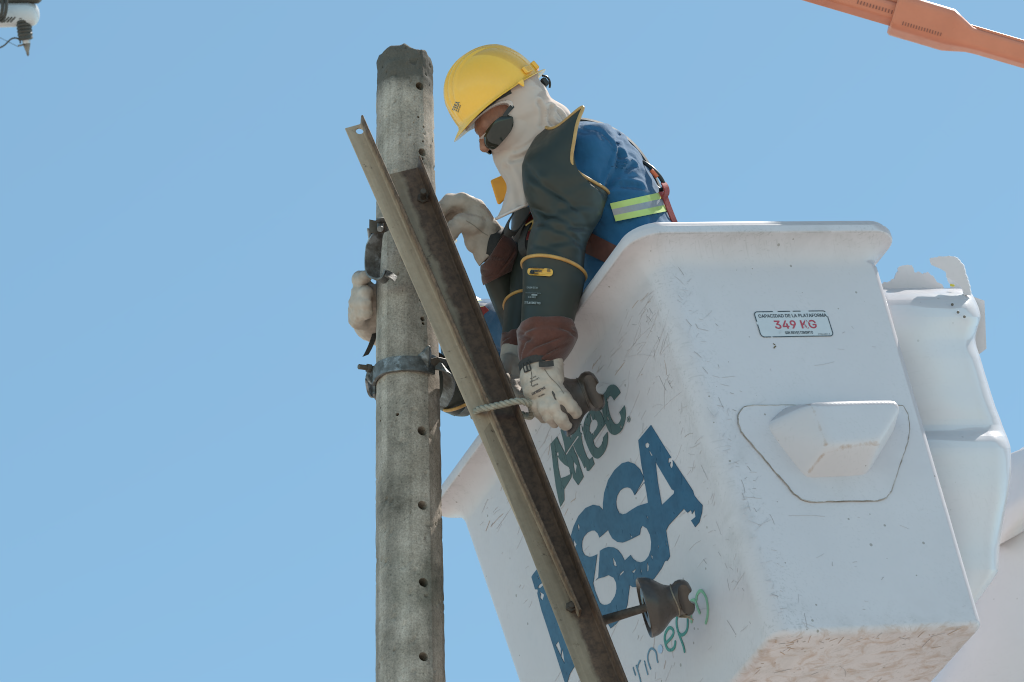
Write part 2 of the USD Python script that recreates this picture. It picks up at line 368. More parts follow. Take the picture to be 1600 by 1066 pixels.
def fibreglass(name, grime=1.0, gloss=.36, base=(.535, .495, .508), scuff=True):
    n = {'lp': ('attribute', {'attribute': 'local'}), 'dr': ('attribute', {'attribute': 'grime'}), 'rb': ('attribute', {'attribute': 'rub'}),
         # long fine scratches in two directions, smudges, rust-brown clay stains, specks
         'q1': ('mapping', {'rotation': (.95, .35, .3)}), 'm1': ('mapping', {'scale': (170, 1.6, 170)}), 's1': ('noise_texture', {'scale': 1.0, 'detail': 4, 'roughness': .6, 'distortion': .3}), 'r1': ('map_range', {'from_min': .555, 'from_max': .70, 'clamp': True}),
         'q2': ('mapping', {'rotation': (-.6, .25, .5)}), 'm2': ('mapping', {'scale': (2.5, 190, 190)}), 's2': ('noise_texture', {'scale': 1.0, 'detail': 3, 'distortion': .5}), 'r2': ('map_range', {'from_min': .58, 'from_max': .72, 'clamp': True}),
         'big': ('noise_texture', {'scale': 5.0, 'detail': 6, 'roughness': .65}), 'rbig': ('map_range', {'from_min': .40, 'from_max': .62, 'to_min': .12, 'clamp': True}),
         'sm': ('math', {'math_type': 'maximum'}), 'sm2': ('math', {'math_type': 'multiply'}), 'rubk': ('math', {'math_type': 'multiply_add', 'value2': 1.0, 'value3': .42}), 'sm3': ('math', {'math_type': 'multiply', 'use_clamp': True}),
         'mxs': ('mix_color', {'a': base, 'b': (.27, .26, .25)}), 'sck': ('math', {'math_type': 'multiply', 'value2': .42 * grime}),
         'tn': ('noise_texture', {'scale': 11.0, 'detail': 9, 'roughness': .68, 'distortion': 1.6}), 'mt': ('mapping', {'rotation': (.3, .5, .8), 'scale': (1.0, 1.5, 1.0)}),
         'ta': ('math', {'math_type': 'multiply_add', 'value2': .36, 'value3': -.36}), 'tadd': ('math', {'math_type': 'add'}), 'tr': ('map_range', {'from_min': .47, 'from_max': .66, 'clamp': True}), 'tk': ('math', {'math_type': 'multiply', 'value2': .72 * grime}),
         'mxt': ('mix_color', {'b': (.34, .21, .13)}),
         'lnr': ('map_range', {'from_min': 1.0, 'from_max': 1.7, 'clamp': True}), 'lnn': ('noise_texture', {'scale': 14.0, 'detail': 6, 'roughness': .7}), 'lnm': ('map_range', {'from_min': .40, 'from_max': .58, 'clamp': True, 'to_max': .8}), 'lnk': ('math', {'math_type': 'multiply'}), 'mxl': ('mix_color', {'b': (.14, .12, .10)}), 'sp': ('voronoi_texture', {'scale': 22.0, 'randomness': 1.0}), 'spn': ('noise_texture', {'scale': 9.0, 'detail': 2}), 'spt': ('math', {'math_type': 'multiply_add', 'value2': .32, 'value3': -.105}), 'spl': ('math', {'math_type': 'less_than'}), 'spk': ('math', {'math_type': 'multiply', 'value2': .6 * grime}), 'mxp': ('mix_color', {'b': (.16, .14, .10)}),
         'smn': ('noise_texture', {'scale': 7.0, 'detail': 7, 'roughness': .7, 'distortion': .6}), 'smr': ('map_range', {'from_min': .48, 'from_max': .72, 'clamp': True}), 'smb': ('math', {'math_type': 'multiply_add', 'value2': .30 * grime, 'value3': .05 * grime}), 'smk': ('math', {'math_type': 'multiply', 'use_clamp': True}), 'mxm': ('mix_color', {'b': (.24, .22, .20)}), 'fade': ('noise_texture', {'scale': 1.3, 'detail': 3}), 'fr': ('map_range', {'from_min': .3, 'from_max': .7, 'to_min': .94, 'to_max': 1.03}), 'mxf': ('mix_color', {'blend_type': 'multiply', 'fac': 1.0}),
         'rg': ('map_range', {'from_min': .3, 'from_max': .7, 'to_min': gloss - .08, 'to_max': gloss + .14}), 'bp': ('bump', {'strength': .5, 'distance': .0012}), 'p': ('principled_bsdf', {'coat_weight': .0})}
    l = [('lp.vector', 'q1.vector'), ('q1.vector', 'm1.vector'), ('lp.vector', 'q2.vector'), ('m1.vector', 's1.vector'), ('s1.fac', 'r1.value'), ('q2.vector', 'm2.vector'), ('m2.vector', 's2.vector'), ('s2.fac', 'r2.value'),
         ('lp.vector', 'big.vector'), ('big.fac', 'rbig.value'), ('r1.result', 'sm.value1'), ('r2.result', 'sm.value2'), ('sm.value', 'sm2.value1'), ('rbig.result', 'sm2.value2'),
         ('rb.fac', 'rubk.value1'), ('sm2.value', 'sm3.value1'), ('rubk.value', 'sm3.value2'), ('sm3.value', 'sck.value1'), ('sck.value', 'mxs.fac'),
         ('lp.vector', 'mt.vector'), ('mt.vector', 'tn.vector'), ('dr.fac', 'ta.value1'), ('tn.fac', 'tadd.value1'), ('ta.value', 'tadd.value2'), ('tadd.value', 'tr.value'), ('tr.result', 'tk.value1'), ('tk.value', 'mxt.fac'), ('mxs.result', 'mxt.a'),
         ('lp.vector', 'sp.vector'), ('lp.vector', 'spn.vector'), ('spn.fac', 'spt.value1'), ('sp.distance', 'spl.value1'), ('spt.value', 'spl.value2'), ('spl.value', 'spk.value1'), ('spk.value', 'mxp.fac'), ('rb.fac', 'lnr.value'), ('lp.vector', 'lnn.vector'), ('lnn.fac', 'lnm.value'), ('lnr.result', 'lnk.value1'), ('lnm.result', 'lnk.value2'), ('lnk.value', 'mxl.fac'), ('mxt.result', 'mxl.a'), ('mxl.result', 'mxp.a'),
         ('lp.vector', 'fade.vector'), ('fade.fac', 'fr.value'), ('q1.vector', 'smn.vector'), ('smn.fac', 'smr.value'), ('rb.fac', 'smb.value1'), ('smr.result', 'smk.value1'), ('smb.value', 'smk.value2'), ('smk.value', 'mxm.fac'), ('mxp.result', 'mxm.a'), ('mxm.result', 'mxf.a'), ('fr.result', 'mxf.b'), ('mxf.result', 'p.base_color'),
         ('big.fac', 'rg.value'), ('rg.result', 'p.roughness'), ('big.fac', 'bp.height'), ('bp.normal', 'p.normal')]
    return mat_raw(name, n, l)
bucket_m = fibreglass('white_fibreglass')
BP = {'local': b_local, 'grime': dirt_edges, 'rub': rub_edges}
FRONT = Plane(bl(0, 0, 0), bl(BW, 0, 0), bl(BT * BH / 2, BT * BH / 2, -BH))
LEFT = Plane(bl(0, BL, 0), bl(0, 0, 0), bl(BT * BH / 2, BT * BH / 2, -BH))
bucket = thing('aerial_bucket', 'scuffed white fibreglass two-man lift bucket with blue lettering, tilted beside the pole', 'lift bucket', bl(BW / 2, BL / 2, -BH))
obj('bucket_shell', bucket_mesh, bucket_m, bucket, smooth=28, prim=BP)

# moulded step pocket on the front, on a caulked pad
caulk_m = M('caulk', (.44, .40, .37), (.17, .135, .105), scale=14, rough=.85)
pad_px = [(1176, 634), (1161, 637), (1153, 648), (1153, 662), (1158, 676), (1240, 772), (1252, 781), (1268, 785), (1372, 783), (1384, 779), (1392, 769), (1418, 690), (1421, 670), (1418, 648), (1410, 634)]
pad = FRONT.poly(pad_px).buffer(-.008).buffer(.008, quad_segs=6)
padm = FRONT.extrude(pad.segmentize(.03), .004, -.001)
obj('step_pad', padm, bucket_m, bucket, smooth=False, prim={'local': b_local, 'grime': lambda v: np.zeros(len(v)), 'rub': lambda v: np.full(len(v), .15)})
ring = np.array(pad.segmentize(.012).exterior.coords)[:-1]
rng = np.random.default_rng(3)
line = FRONT.pt(ring, .0022); keep = sg.LineString(ring)
seal = ring_tube(line + rng.normal(0, .0005, line.shape), .0017, 6)
obj('sealant_bead', seal, caulk_m, bucket, smooth=True)
sp_out = [FRONT.uv(p, .075)[0] for p in ((1268, 634), (1304, 631), (1398, 629), (1403, 638), (1373, 690), (1294, 699))]
sp_base = [FRONT.uv(p, .0)[0] for p in ((1196, 667), (1232, 634), (1258, 746), (1350, 744), (1398, 668), (1380, 640))]
P = [FRONT.pt(q, .066)[0] for q in sp_out] + [FRONT.pt(q, -.004)[0] for q in sp_base]
P = [FRONT.pt(q, .078)[0] for q in sp_out] + [FRONT.pt(q, -.01)[0] for q in sp_base]
hull_ = trimesh.convex.convex_hull(np.array(P)); nn = hull_.face_normals; dd_ = (nn * hull_.triangles_center).sum(1)
u_, keep_ = np.unique(np.round(np.c_[nn, dd_ * 3], 3), axis=0, return_index=True); nn, dd_ = nn[keep_], dd_[keep_]
def step_f(x):
    e = (x @ nn.T - dd_) / .0055; m_ = e.max(1); return .0055 * (m_ + np.log(np.exp(e - m_[:, None]).sum(1))) - .0090
st = snets(step_f, np.min(P, 0) - .02, np.max(P, 0) + .02, .0045)
if st.volume < 0: st.invert()
def step_grime(v):
    d = (v - FRONT.A) @ FRONT.n; uvv = np.stack([(v - FRONT.A) @ FRONT.u, (v - FRONT.A) @ FRONT.v], 1)
    q0, q1, q2 = (FRONT.uv(p, .07)[0] for p in ((1291, 704), (1376, 694), (1262, 629)))
    def seg(a, b): ab = b - a; t = np.clip(((uvv - a) @ ab) / (ab @ ab), 0, 1); return np.linalg.norm(uvv - a - t[:, None] * ab, axis=1)
    q3, q4 = (FRONT.uv(p, .03)[0] for p in ((1262, 742), (1350, 742)))
    return np.exp(-(np.minimum(np.minimum(seg(q0, q1), seg(q0, q2) * 1.2), seg(q0, q3) * 1.3) / .011) ** 2) * 1.12 * (d > .010)
st = soften(st, 8)
obj('step_pocket', st, bucket_m, bucket, smooth=True, prim={'local': b_local, 'grime': step_grime, 'rub': lambda v: np.full(len(v), .0)})

# hairline scuffs and scrapes worn into the gelcoat
scuff_g = M('scuff_grey', (.41, .385, .385), (.47, .44, .445), scale=30, rough=.8); scuff_d = M('scuff_dark', (.28, .26, .25), (.38, .355, .35), scale=30, rough=.85); scuff_b = M('scuff_clay', (.40, .28, .20), (.46, .35, .28), scale=30, rough=.9)
BOT = Plane(bl(BT * BH / 2, BT * BH / 2, -BH), bl(BW - BT * BH / 2, BT * BH / 2, -BH), bl(BT * BH / 2, BL * .5, -BH))
rs_ = np.random.default_rng(41)
def hairlines(plane, area, n, ang, sp, long, w, bend=.12):
    out = []
    for _ in range(n):
        x, y = area(); a = rs_.normal(ang, sp); L = min(rs_.exponential(long) + .006, .16); k = rs_.normal(0, bend); ww = w * rs_.uniform(.35, 1.0)
        P = []
        for t in np.linspace(0, 1, 4): P.append((x + L * t * math.cos(a + k * t), y + L * t * math.sin(a + k * t)))
        out.append(sg.LineString(P).buffer(ww / 2, cap_style='flat', quad_segs=1))
    return out
def strip(plane, L_, depth=.00035, lift=.00045): return trimesh.util.concatenate([plane.place(trimesh.creation.extrude_polygon(g, depth, engine='earcut'), lift) for g in L_])
fu = lambda p: FRONT.uv([p])[0]
c0, c1 = fu((1022, 410)), fu((1206, 985)); r1_ = fu((1500, 950))
def near_edge():
    t = rs_.uniform(0, 1); p = c0 + (c1 - c0) * t; return p[0] + .022 + abs(rs_.normal(0, .045)), p[1]
def anywhere_f(): t, u = rs_.uniform(.03, .98), rs_.uniform(.06, .95); p = c0 + (c1 - c0) * t; return p[0] + u * (BW - .06), p[1]
l0, l1 = LEFT.uv([(1010, 420)])[0], LEFT.uv([(1195, 985)])[0]; lfar = LEFT.uv([(716, 815)])[0]
def near_edge_l():
    t = rs_.uniform(0, 1); p = l0 + (l1 - l0) * t; return p[0] - .03 - abs(rs_.normal(0, .06)), p[1]
def anywhere_l(): t, u = rs_.uniform(.02, .98), rs_.uniform(.03, .97); p = l0 + (l1 - l0) * t; return p[0] - u * (BL - .1), p[1]
def top_l(): t, u = abs(rs_.normal(0, .16)), rs_.uniform(.03, .95); p = l0 + (l1 - l0) * min(t, .9); return p[0] - u * (BL - .1), p[1]
def bot_any(): return rs_.uniform(.03, BW - .13), -rs_.uniform(.04, .5)
def bot_edge(): return (rs_.uniform(.02, BW - .13), -abs(rs_.normal(0, .025)) - .03) if rs_.uniform() < .6 else (abs(rs_.normal(0, .03)) + .02, -rs_.uniform(.03, .6))
for nm_, pl_q, sets, mt_ in (('scuff_marks', FRONT, [(near_edge, 75, .1, .7, .012, .0010), (anywhere_f, 26, .1, .5, .02, .0007)], scuff_g), ('scuff_marks', FRONT, [(near_edge, 22, 2.0, .5, .010, .0012), (anywhere_f, 12, .6, .9, .006, .0014)], scuff_d),
                        ('scuff_marks', LEFT, [(anywhere_l, 90, .12, .2, .045, .0007), (top_l, 110, .10, .2, .05, .0007), (near_edge_l, 55, .15, .6, .014, .0010)], scuff_g), ('scuff_marks', LEFT, [(anywhere_l, 26, 1.1, 1.0, .010, .0011), (near_edge_l, 16, 1.9, .5, .016, .0012)], scuff_d),
                        ('scrape_marks', LEFT, [(top_l, 30, .1, .3, .03, .0015), (anywhere_l, 7, 1.0, .6, .03, .0013)], scuff_b), ('scrape_marks', BOT, [(bot_any, 8, .5, .5, .035, .0020), (bot_edge, 34, .9, .7, .012, .0026)], scuff_b), ('scuff_marks', BOT, [(bot_any, 14, .8, .6, .03, .0012), (bot_edge, 18, .5, .8, .010, .0022)], scuff_d)):
    obj(nm_, strip(pl_q, [g for q_ in sets for g in hairlines(pl_q, *q_)]), mt_, bucket, smooth=False, kind='stuff')

# dry leaf scraps and bird-lime flecks caught under the rim
leaf_m = M('dry_leaf', (.12, .085, .03), (.075, .05, .022), scale=60, rough=.9)
rl = np.random.default_rng(19)
for fx, fy, fr in ((1178, 399, 9), (1175, 393, 5), (1181, 406, 5), (1122, 385, 6), (1247, 379, 6), (1250, 381, 4), (1306, 380, 8), (1299, 383, 4), (1156, 372, 5), (1210, 538, 4), (1211, 543, 5), (1012, 399, 6), (1018, 392, 5)):
    P_ = FRONT.uv([(fx, fy)])[0]; k_ = rl.integers(5, 8); t_ = np.sort(rl.uniform(0, 6.28, k_)); a_ = rl.uniform(0, 3.1); q_ = np.stack([np.cos(t_) * fr * .0016 * rl.uniform(.5, 1, k_), np.sin(t_) * fr * .0006 * rl.uniform(.5, 1, k_)], 1)
    if fy < 392 and fx > 1030: continue
    q_ = q_ @ np.array([[math.cos(a_), -math.sin(a_)], [math.sin(a_), math.cos(a_)]]) + P_; g_ = sg.Polygon(q_).buffer(.0004)
    if g_.is_valid and g_.area > 1e-7 and fx > 1060: obj('leaf_scrap', FRONT.extrude(g_, .0012, .0002), leaf_m, bucket, smooth=False)

# capacity plate
ink = M('black_ink', (.03, .04, .05), (.07, .08, .09), scale=80, rough=.5)
red = M('red_ink', (.42, .06, .08), (.33, .05, .07), scale=60, rough=.5)
plate_m = M('label_film', (.50, .51, .53), (.46, .47, .49), scale=30, rough=.35)
uvc = FRONT.uv([(1176, 487), (1291, 487), (1303, 527), (1189, 528)])
lw, lh = np.linalg.norm(uvc[1] - uvc[0]), abs((uvc[3] - uvc[0])[1]); lx, ly = uvc[3][0], uvc[3][1]
lx = uvc[[0, 3], 0].mean(); plate = sg.box(lx, ly, lx + lw, ly + lh).buffer(-.012).buffer(.012, quad_segs=5)
pl_ = obj('capacity_label', FRONT.extrude(plate, .0008, .0003), plate_m, bucket, smooth=False)
frame = plate.buffer(-.0004).difference(plate.buffer(-.003))
for (x, y, w_) in ((.30, 1, .05), (.52, 1, .03), (.70, 1, .08), (.15, 0, .02), (1, .86, .05), (0, .55, .03)):
    frame = frame.difference(sg.Point(lx + x * lw, ly + y * lh).buffer(w_ * lw * .7))
obj('label_border', FRONT.extrude(frame, .0005, .0012), ink, pl_, smooth=False)
def put_text(s, h, x, y, width, mat, name, plane=FRONT, parent=None, bold=False, cut=None, lift=.0012, flip=False):
    t = meshkit.text_mesh(s, h, .0005, bold); b = t.bounds; sx = width / (b[1][0] - b[0][0])
    t.apply_transform(np.diag([sx, 1, 1, 1])); t.apply_translation([x - t.bounds[0][0], y, 0])
    return obj(name, plane.place(t, lift), mat, parent, smooth=False)
put_text('CAPACIDAD DE LA PLATAFORMA', .0095, lx + .012, ly + lh - .0195, lw * .93, ink, 'lettering', parent=pl_, bold=True)
put_text('349 KG', .0235, lx + lw * .235, ly + lh * .33, lw * .57, red, 'lettering', parent=pl_, bold=True)
put_text('SIN REVESTIMINTO', .0075, lx + lw * .345, ly + lh * .12, lw * .38, ink, 'lettering', parent=pl_, bold=True)
put_text('970346064 A', .003, lx + lw * .79, ly + lh * .075, lw * .16, ink, 'lettering', parent=pl_)
scr = [sg.LineString([(lx + lw * a, ly + lh * b), (lx + lw * c, ly + lh * d)]).buffer(.0011) for a, b, c, d in ((.63, .36, .68, .66), (.67, .34, .66, .5), (.69, .6, .73, .52), (.27, .16, .3, .26), (.52, .1, .55, .22))]
for g_ in getattr(unary_union(scr), 'geoms', [unary_union(scr)]): obj('scratch', FRONT.extrude(g_, .0004, .0019), plate_m, pl_, smooth=False)

# lettering on the long side, traced letter by letter on the flat face
blue = M('blue_vinyl', (.010, .062, .122), (.015, .08, .15), scale=18, rough=.42, lo=.4, hi=.6)
green_d = M('faded_green_vinyl', (.035, .075, .075), (.06, .11, .105), scale=60, rough=.55)
def z2(L, ox=820, oy=660, s=3.5533): return [(ox + x / s, oy + y / s) for x, y in L]
def z1(L): return z2(L, 820, 580, 5.33)
def z3(L): return z2(L, 800, 860, 5.175)
def z4(L): return z2(L, 960, 880, 5.73)
def rounded(p, r=.004): return p.buffer(r).buffer(-2 * r).buffer(r)
rng = np.random.default_rng(11)
def scratches(shape, n, w, long, ang, nick=0):
    x0, y0, x1, y1 = shape.bounds; out = []
    for _ in range(n):
        x, y = rng.uniform(x0, x1), rng.uniform(y0, y1); a = rng.normal(ang, .35); L = rng.exponential(long)
        P = [(x + L * t * math.cos(a) + rng.normal(0, w * .6), y + L * t * math.sin(a) + rng.normal(0, w * .6)) for t in np.linspace(0, 1, 4)]
        out.append(sg.LineString(P).buffer(w * rng.uniform(.4, 1.1), quad_segs=1))
    for _ in range(nick):
        x, y = rng.uniform(x0, x1), rng.uniform(y0, y1); k = rng.integers(4, 8); r0 = rng.exponential(.004) + .001
        out.append(sg.Polygon([(x + r0 * rng.uniform(.4, 1.3) * math.cos(t), y + 1.8 * r0 * rng.uniform(.4, 1.3) * math.sin(t)) for t in np.sort(rng.uniform(0, 6.28, k))]).buffer(0))
    return unary_union(out)
LP = LEFT.poly
S2 = LP(z2([(660, 300), (640, 260), (610, 230), (575, 218), (540, 228), (500, 265), (465, 320), (443, 390), (436, 450), (437, 488), (415, 465), (380, 458), (340, 475), (300, 520), (272, 580), (255, 640), (250, 700), (265, 760), (310, 790), (345, 830), (375, 900), (400, 980), (425, 1066), (445, 1066), (560, 1040), (575, 980), (583, 903), (600, 915), (640, 915), (690, 890), (720, 868), (762, 810), (780, 770), (795, 768), (808, 745), (800, 690), (785, 600), (800, 560), (760, 450), (690, 447), (672, 330), (662, 335), (612, 405), (660, 318)]))
A_ = LP(z2([(702, 15), (632, 100), (650, 240), (668, 330), (692, 460), (720, 600), (785, 602), (800, 572), (885, 480), (905, 502), (925, 486), (930, 510), (945, 484), (950, 525), (925, 545), (948, 582), (970, 556), (985, 500), (988, 460), (960, 430), (942, 405), (935, 380), (820, 205)]))
holeA = LP(z2([(727, 218), (740, 335), (762, 460), (828, 397), (832, 380), (818, 372)]))
H1 = LP(z2([(663, 335), (612, 405), (600, 380), (588, 366), (570, 361), (548, 366), (530, 380), (514, 408), (508, 440), (512, 475), (526, 505), (545, 511), (565, 506), (595, 485), (630, 464), (686, 447), (680, 400), (670, 345)]))
H2 = LP(z2([(318, 690), (320, 660), (330, 635), (350, 612), (372, 602), (390, 601), (408, 618), (416, 640), (440, 620), (464, 597), (474, 620), (488, 644), (515, 664), (545, 668), (580, 655), (640, 624), (645, 590), (655, 574), (680, 590), (697, 625), (704, 665), (702, 705), (690, 742), (670, 768), (645, 778), (622, 772), (602, 757), (588, 737), (556, 768), (540, 735), (520, 710), (495, 695), (465, 692), (440, 700), (418, 714), (412, 728), (385, 742), (360, 748), (335, 738), (322, 715)]))
H2b = LP(z2([(404, 728), (419, 714), (410, 860), (397, 876), (382, 892)]))
H3 = LP(z2([(380, 890), (408, 868), (440, 860), (468, 848), (490, 862), (505, 885), (511, 920), (507, 950), (490, 985), (465, 1010), (440, 1015), (425, 1005), (405, 970), (390, 930)]))
bowl = LP(z3([(560, 100), (760, 90), (955, 200), (953, 290), (935, 440), (915, 500), (880, 555), (840, 600), (800, 632), (760, 560), (640, 480), (560, 300)]))
H3b = LP(z3([(660, 260), (715, 235), (790, 205), (825, 222), (845, 262), (848, 310), (835, 370), (800, 425), (770, 440), (730, 437), (710, 420), (690, 370), (670, 320)]))
ssa = unary_union([S2, A_, bowl]).difference(unary_union([holeA, H1, H2, H2b, H3, H3b]))
E_ = LP(z3([(160, 215), (175, 190), (245, 105), (330, 80), (480, 420), (620, 760), (545, 890), (500, 950), (470, 1000), (447, 1075), (432, 1075), (360, 850), (280, 600), (240, 480), (208, 350), (212, 318), (190, 316)]))
E_ = E_.difference(unary_union([LP(z3([(212, 302), (222, 280), (250, 262), (262, 240), (292, 213), (298, 235), (280, 262), (270, 292), (258, 282), (226, 308)])), LP(z3([(303, 287), (315, 275), (350, 300), (400, 400), (372, 412), (352, 428), (330, 360)])), LP(z3([(402, 592), (432, 565), (520, 720), (462, 777), (430, 680)]))]))
peel = [LP(z2(l)) for l in ([(670, 120), (684, 112), (694, 122), (692, 136), (680, 145), (672, 138)], [(690, 150), (700, 165), (712, 184), (704, 186), (696, 172)], [(800, 200), (822, 195), (825, 240), (816, 258), (806, 240), (812, 220), (798, 225)], [(527, 845), (550, 822), (552, 832), (532, 852)], [(682, 775), (690, 800), (688, 825), (680, 828)], [(585, 612), (592, 630), (600, 636), (590, 640)], [(596, 830), (622, 812), (608, 838)], [(822, 385), (832, 378), (830, 396)])]
blue_cut = unary_union(peel + [scratches(ssa, 34, .0008, .012, 1.1, 26)])
essa = unary_union([ssa, E_]).difference(blue_cut).difference(scratches(E_, 10, .0008, .012, 1.1, 14))
txt = obj('company_lettering', LEFT.extrude(essa, .0012, .0004), blue, bucket, smooth=False)
al = [LP(z1(l)) for l in (
    [(680, 165), (690, 140), (705, 122), (722, 114), (740, 112), (758, 120), (775, 135), (788, 155), (800, 180), (745, 243), (738, 226), (724, 210), (708, 206), (697, 225), (692, 270), (697, 310), (705, 345), (718, 385), (735, 420), (750, 438), (765, 443), (780, 438), (795, 420), (806, 390), (800, 365), (790, 345), (832, 285), (841, 320), (843, 345), (840, 400), (830, 440), (815, 480), (798, 505), (780, 520), (762, 530), (748, 533), (728, 526), (712, 512), (696, 488), (682, 455), (668, 415), (655, 372), (648, 330), (640, 292), (636, 245), (650, 200)],
    [(490, 470), (497, 425), (510, 388), (526, 357), (545, 333), (565, 317), (587, 310), (608, 318), (627, 333), (640, 350), (650, 375), (662, 405), (674, 440), (572, 578), (580, 612), (592, 632), (604, 640), (618, 640), (634, 622), (646, 602), (650, 560), (668, 535), (690, 506), (694, 545), (692, 592), (684, 630), (672, 662), (654, 692), (632, 716), (618, 726), (605, 730), (588, 724), (572, 712), (554, 686), (538, 655), (522, 618), (508, 580), (497, 545), (490, 515)],
    [(395, 520), (425, 470), (470, 440), (488, 480), (472, 540), (482, 600), (500, 665), (521, 716), (538, 738), (565, 715), (582, 775), (552, 815), (535, 833), (515, 830), (498, 805), (475, 750), (440, 690), (410, 620), (385, 580)],
    [(300, 488), (340, 468), (360, 488), (378, 540), (395, 600), (415, 660), (440, 715), (465, 800), (492, 882), (447, 950), (405, 890), (390, 800), (345, 705), (330, 600)],
    [(218, 607), (245, 575), (270, 545), (290, 592), (340, 690), (375, 760), (400, 820), (388, 890), (330, 985), (332, 1075), (300, 1130), (285, 1075), (262, 962), (240, 800), (228, 690)])]
alh = [LP(z1([(540, 500), (541, 470), (546, 440), (560, 414), (586, 402), (600, 410), (608, 424), (610, 450), (598, 480), (580, 505), (558, 526)])), LP(z1([(272, 702), (300, 745), (335, 780), (372, 802), (382, 858), (340, 880), (300, 892), (282, 800)]))]
altec = unary_union(al).difference(unary_union(alh)); altec = altec.difference(scratches(altec, 110, .0005, .02, .9, 40)).difference(LP(z1([(340, 690), (400, 600), (440, 540), (455, 545), (400, 620), (350, 700)])))
obj('maker_lettering', LEFT.extrude(altec, .0012, .0004), green_d, bucket, smooth=False)
cR = LP(z1([(867 + 14 * math.cos(t), 402 + 24 * math.sin(t)) for t in np.linspace(0, 6.28, 24)]))
obj('maker_lettering', LEFT.extrude(cR.difference(cR.buffer(-.0012)).union(LP(z1([(863, 412), (863, 392), (872, 394), (873, 401), (868, 403), (874, 412), (870, 412), (866, 405), (866, 412)]))), .001, .0004), green_d, bucket, smooth=False)
def strokes(LL, w): return unary_union([sg.LineString(LEFT.uv(z4(l))).buffer(w) for l in LL])
mint, teal, slate, pale = (M(n_, c_, rough=.45) for n_, c_ in (('mint_ink', (.20, .42, .24)), ('teal_ink', (.035, .22, .18)), ('slate_ink', (.10, .20, .28)), ('pale_blue_ink', (.36, .46, .60))))
def curve(l): return np.array(spline(l, 40, 'cubic')).tolist()
for nm, mt_, LL, w_ in (('m', mint, [curve([(692, 525), (684, 450), (680, 375), (692, 338), (712, 330), (732, 360), (748, 405), (765, 445)]), curve([(738, 322), (748, 270), (775, 247), (806, 275), (832, 350), (838, 430), (820, 535)])], .0042),
                    ('p', teal, [curve([(630, 790), (585, 650), (560, 560), (562, 490), (590, 440), (625, 430), (655, 480), (658, 550), (640, 620), (600, 645), (580, 630)])], .0042),
                    ('e', teal, [curve([(465, 715), (500, 680), (530, 630), (526, 598), (500, 578), (470, 605), (453, 660), (462, 735), (490, 778), (520, 775), (542, 745), (547, 705)])], .0042),
                    ('n', slate, [curve([(325, 945), (302, 870), (308, 800), (335, 764), (362, 780), (380, 830), (390, 885)])], .0029), ('i', slate, [curve([(272, 880), (286, 940), (300, 995)])], .0026),
                    ('r', slate, [curve([(198, 920), (222, 1000), (240, 1075)]), curve([(208, 960), (215, 910), (233, 874)])], .0027), ('u', slate, [curve([(170, 938), (180, 970), (190, 1000)])], .0026)):
    obj('group_lettering', LEFT.extrude(strokes(LL, w_).difference(scratches(strokes(LL, w_), 5, .0007, .01, 1.1)), .001, .0004), mt_, bucket, smooth=False)
obj('group_lettering', LEFT.extrude(LP(z4([(413 + 22 * math.cos(t), 770 + 40 * math.sin(t)) for t in np.linspace(0, 6.28, 30)])), .001, .0004), pale, bucket, smooth=False)

# ---------------------------------------------------------------- moulded cover and boom beside the bucket
def plain(v): return np.zeros(len(v))
cover_m = fibreglass('glossy_white_cover', grime=.4, gloss=.17, base=(.60, .575, .59))
CPR = {'local': b_local, 'grime': plain, 'rub': lambda v: np.full(len(v), .15)}
cover = thing('boom_tip_cover', 'glossy white moulded cover with a broken jagged top, right of the bucket', 'cover', at(1480, 930, .5))
# rows: py, left px (behind the bucket), right px, depth of the face at its left and right, depth of the back
crow = [(450, 1378, 1511, .52, .54), (454, 1379, 1515, .455, .485), (460, 1381, 1519, .405, .44), (469, 1383, 1524, .365, .41), (481, 1386, 1529, .338, .388), (495, 1390, 1532, .318, .375), (510, 1393, 1528, .305, .37), (530, 1396, 1524, .295, .36), (560, 1400, 1532, .285, .335), (600, 1405, 1544, .27, .32), (640, 1412, 1557, .258, .303), (655, 1414, 1563, .257, .300), (664, 1416, 1566, .254, .296), (674, 1418, 1570, .241, .282), (681, 1420, 1573, .220, .262), (689, 1421, 1576, .203, .246), (700, 1423, 1579, .19, .235), (730, 1428, 1580, .175, .22), (769, 1434, 1576, .16, .20), (800, 1440, 1570, .155, .19), (850, 1450, 1562, .14, .17), (890, 1458, 1560, .125, .15), (905, 1462, 1552, .12, .145), (930, 1470, 1534, .11, .14), (945, 1475, 1522, .11, .14)]
rings = []
cr = np.array(crow, float); ys = np.unique(np.r_[np.linspace(450, 945, 110), cr[:, 0]])
ci_ = [PchipInterpolator(cr[:, 0], cr[:, k])(ys) for k in range(1, 5)]
for y, l, r, wl, wr in zip(ys, *ci_):
    K = 22; ring = []
    for t in np.linspace(0, 1, K):
        x = l + (r - l) * t; edge = max(0, (t - .84) / .16); w = wl + (wr - wl) * t + .05 * edge ** 2.2 - .022 * math.sin(math.pi * min(t / .84, 1)) ** 1.2
        ring.append(at(x, y, w))
    back = .62 if y < 700 else .62 - (y - 700) * .0008
    ring += [at(r, y, .16 + wr), at(r, y, back), at(l - 20, y, back), at(l - 20, y, wl + .05), at(l - 6, y, wl + .02)]
    rings.append(ring)
obj('cover_shell', loft(rings), cover_m, cover, smooth=40, prim=CPR)
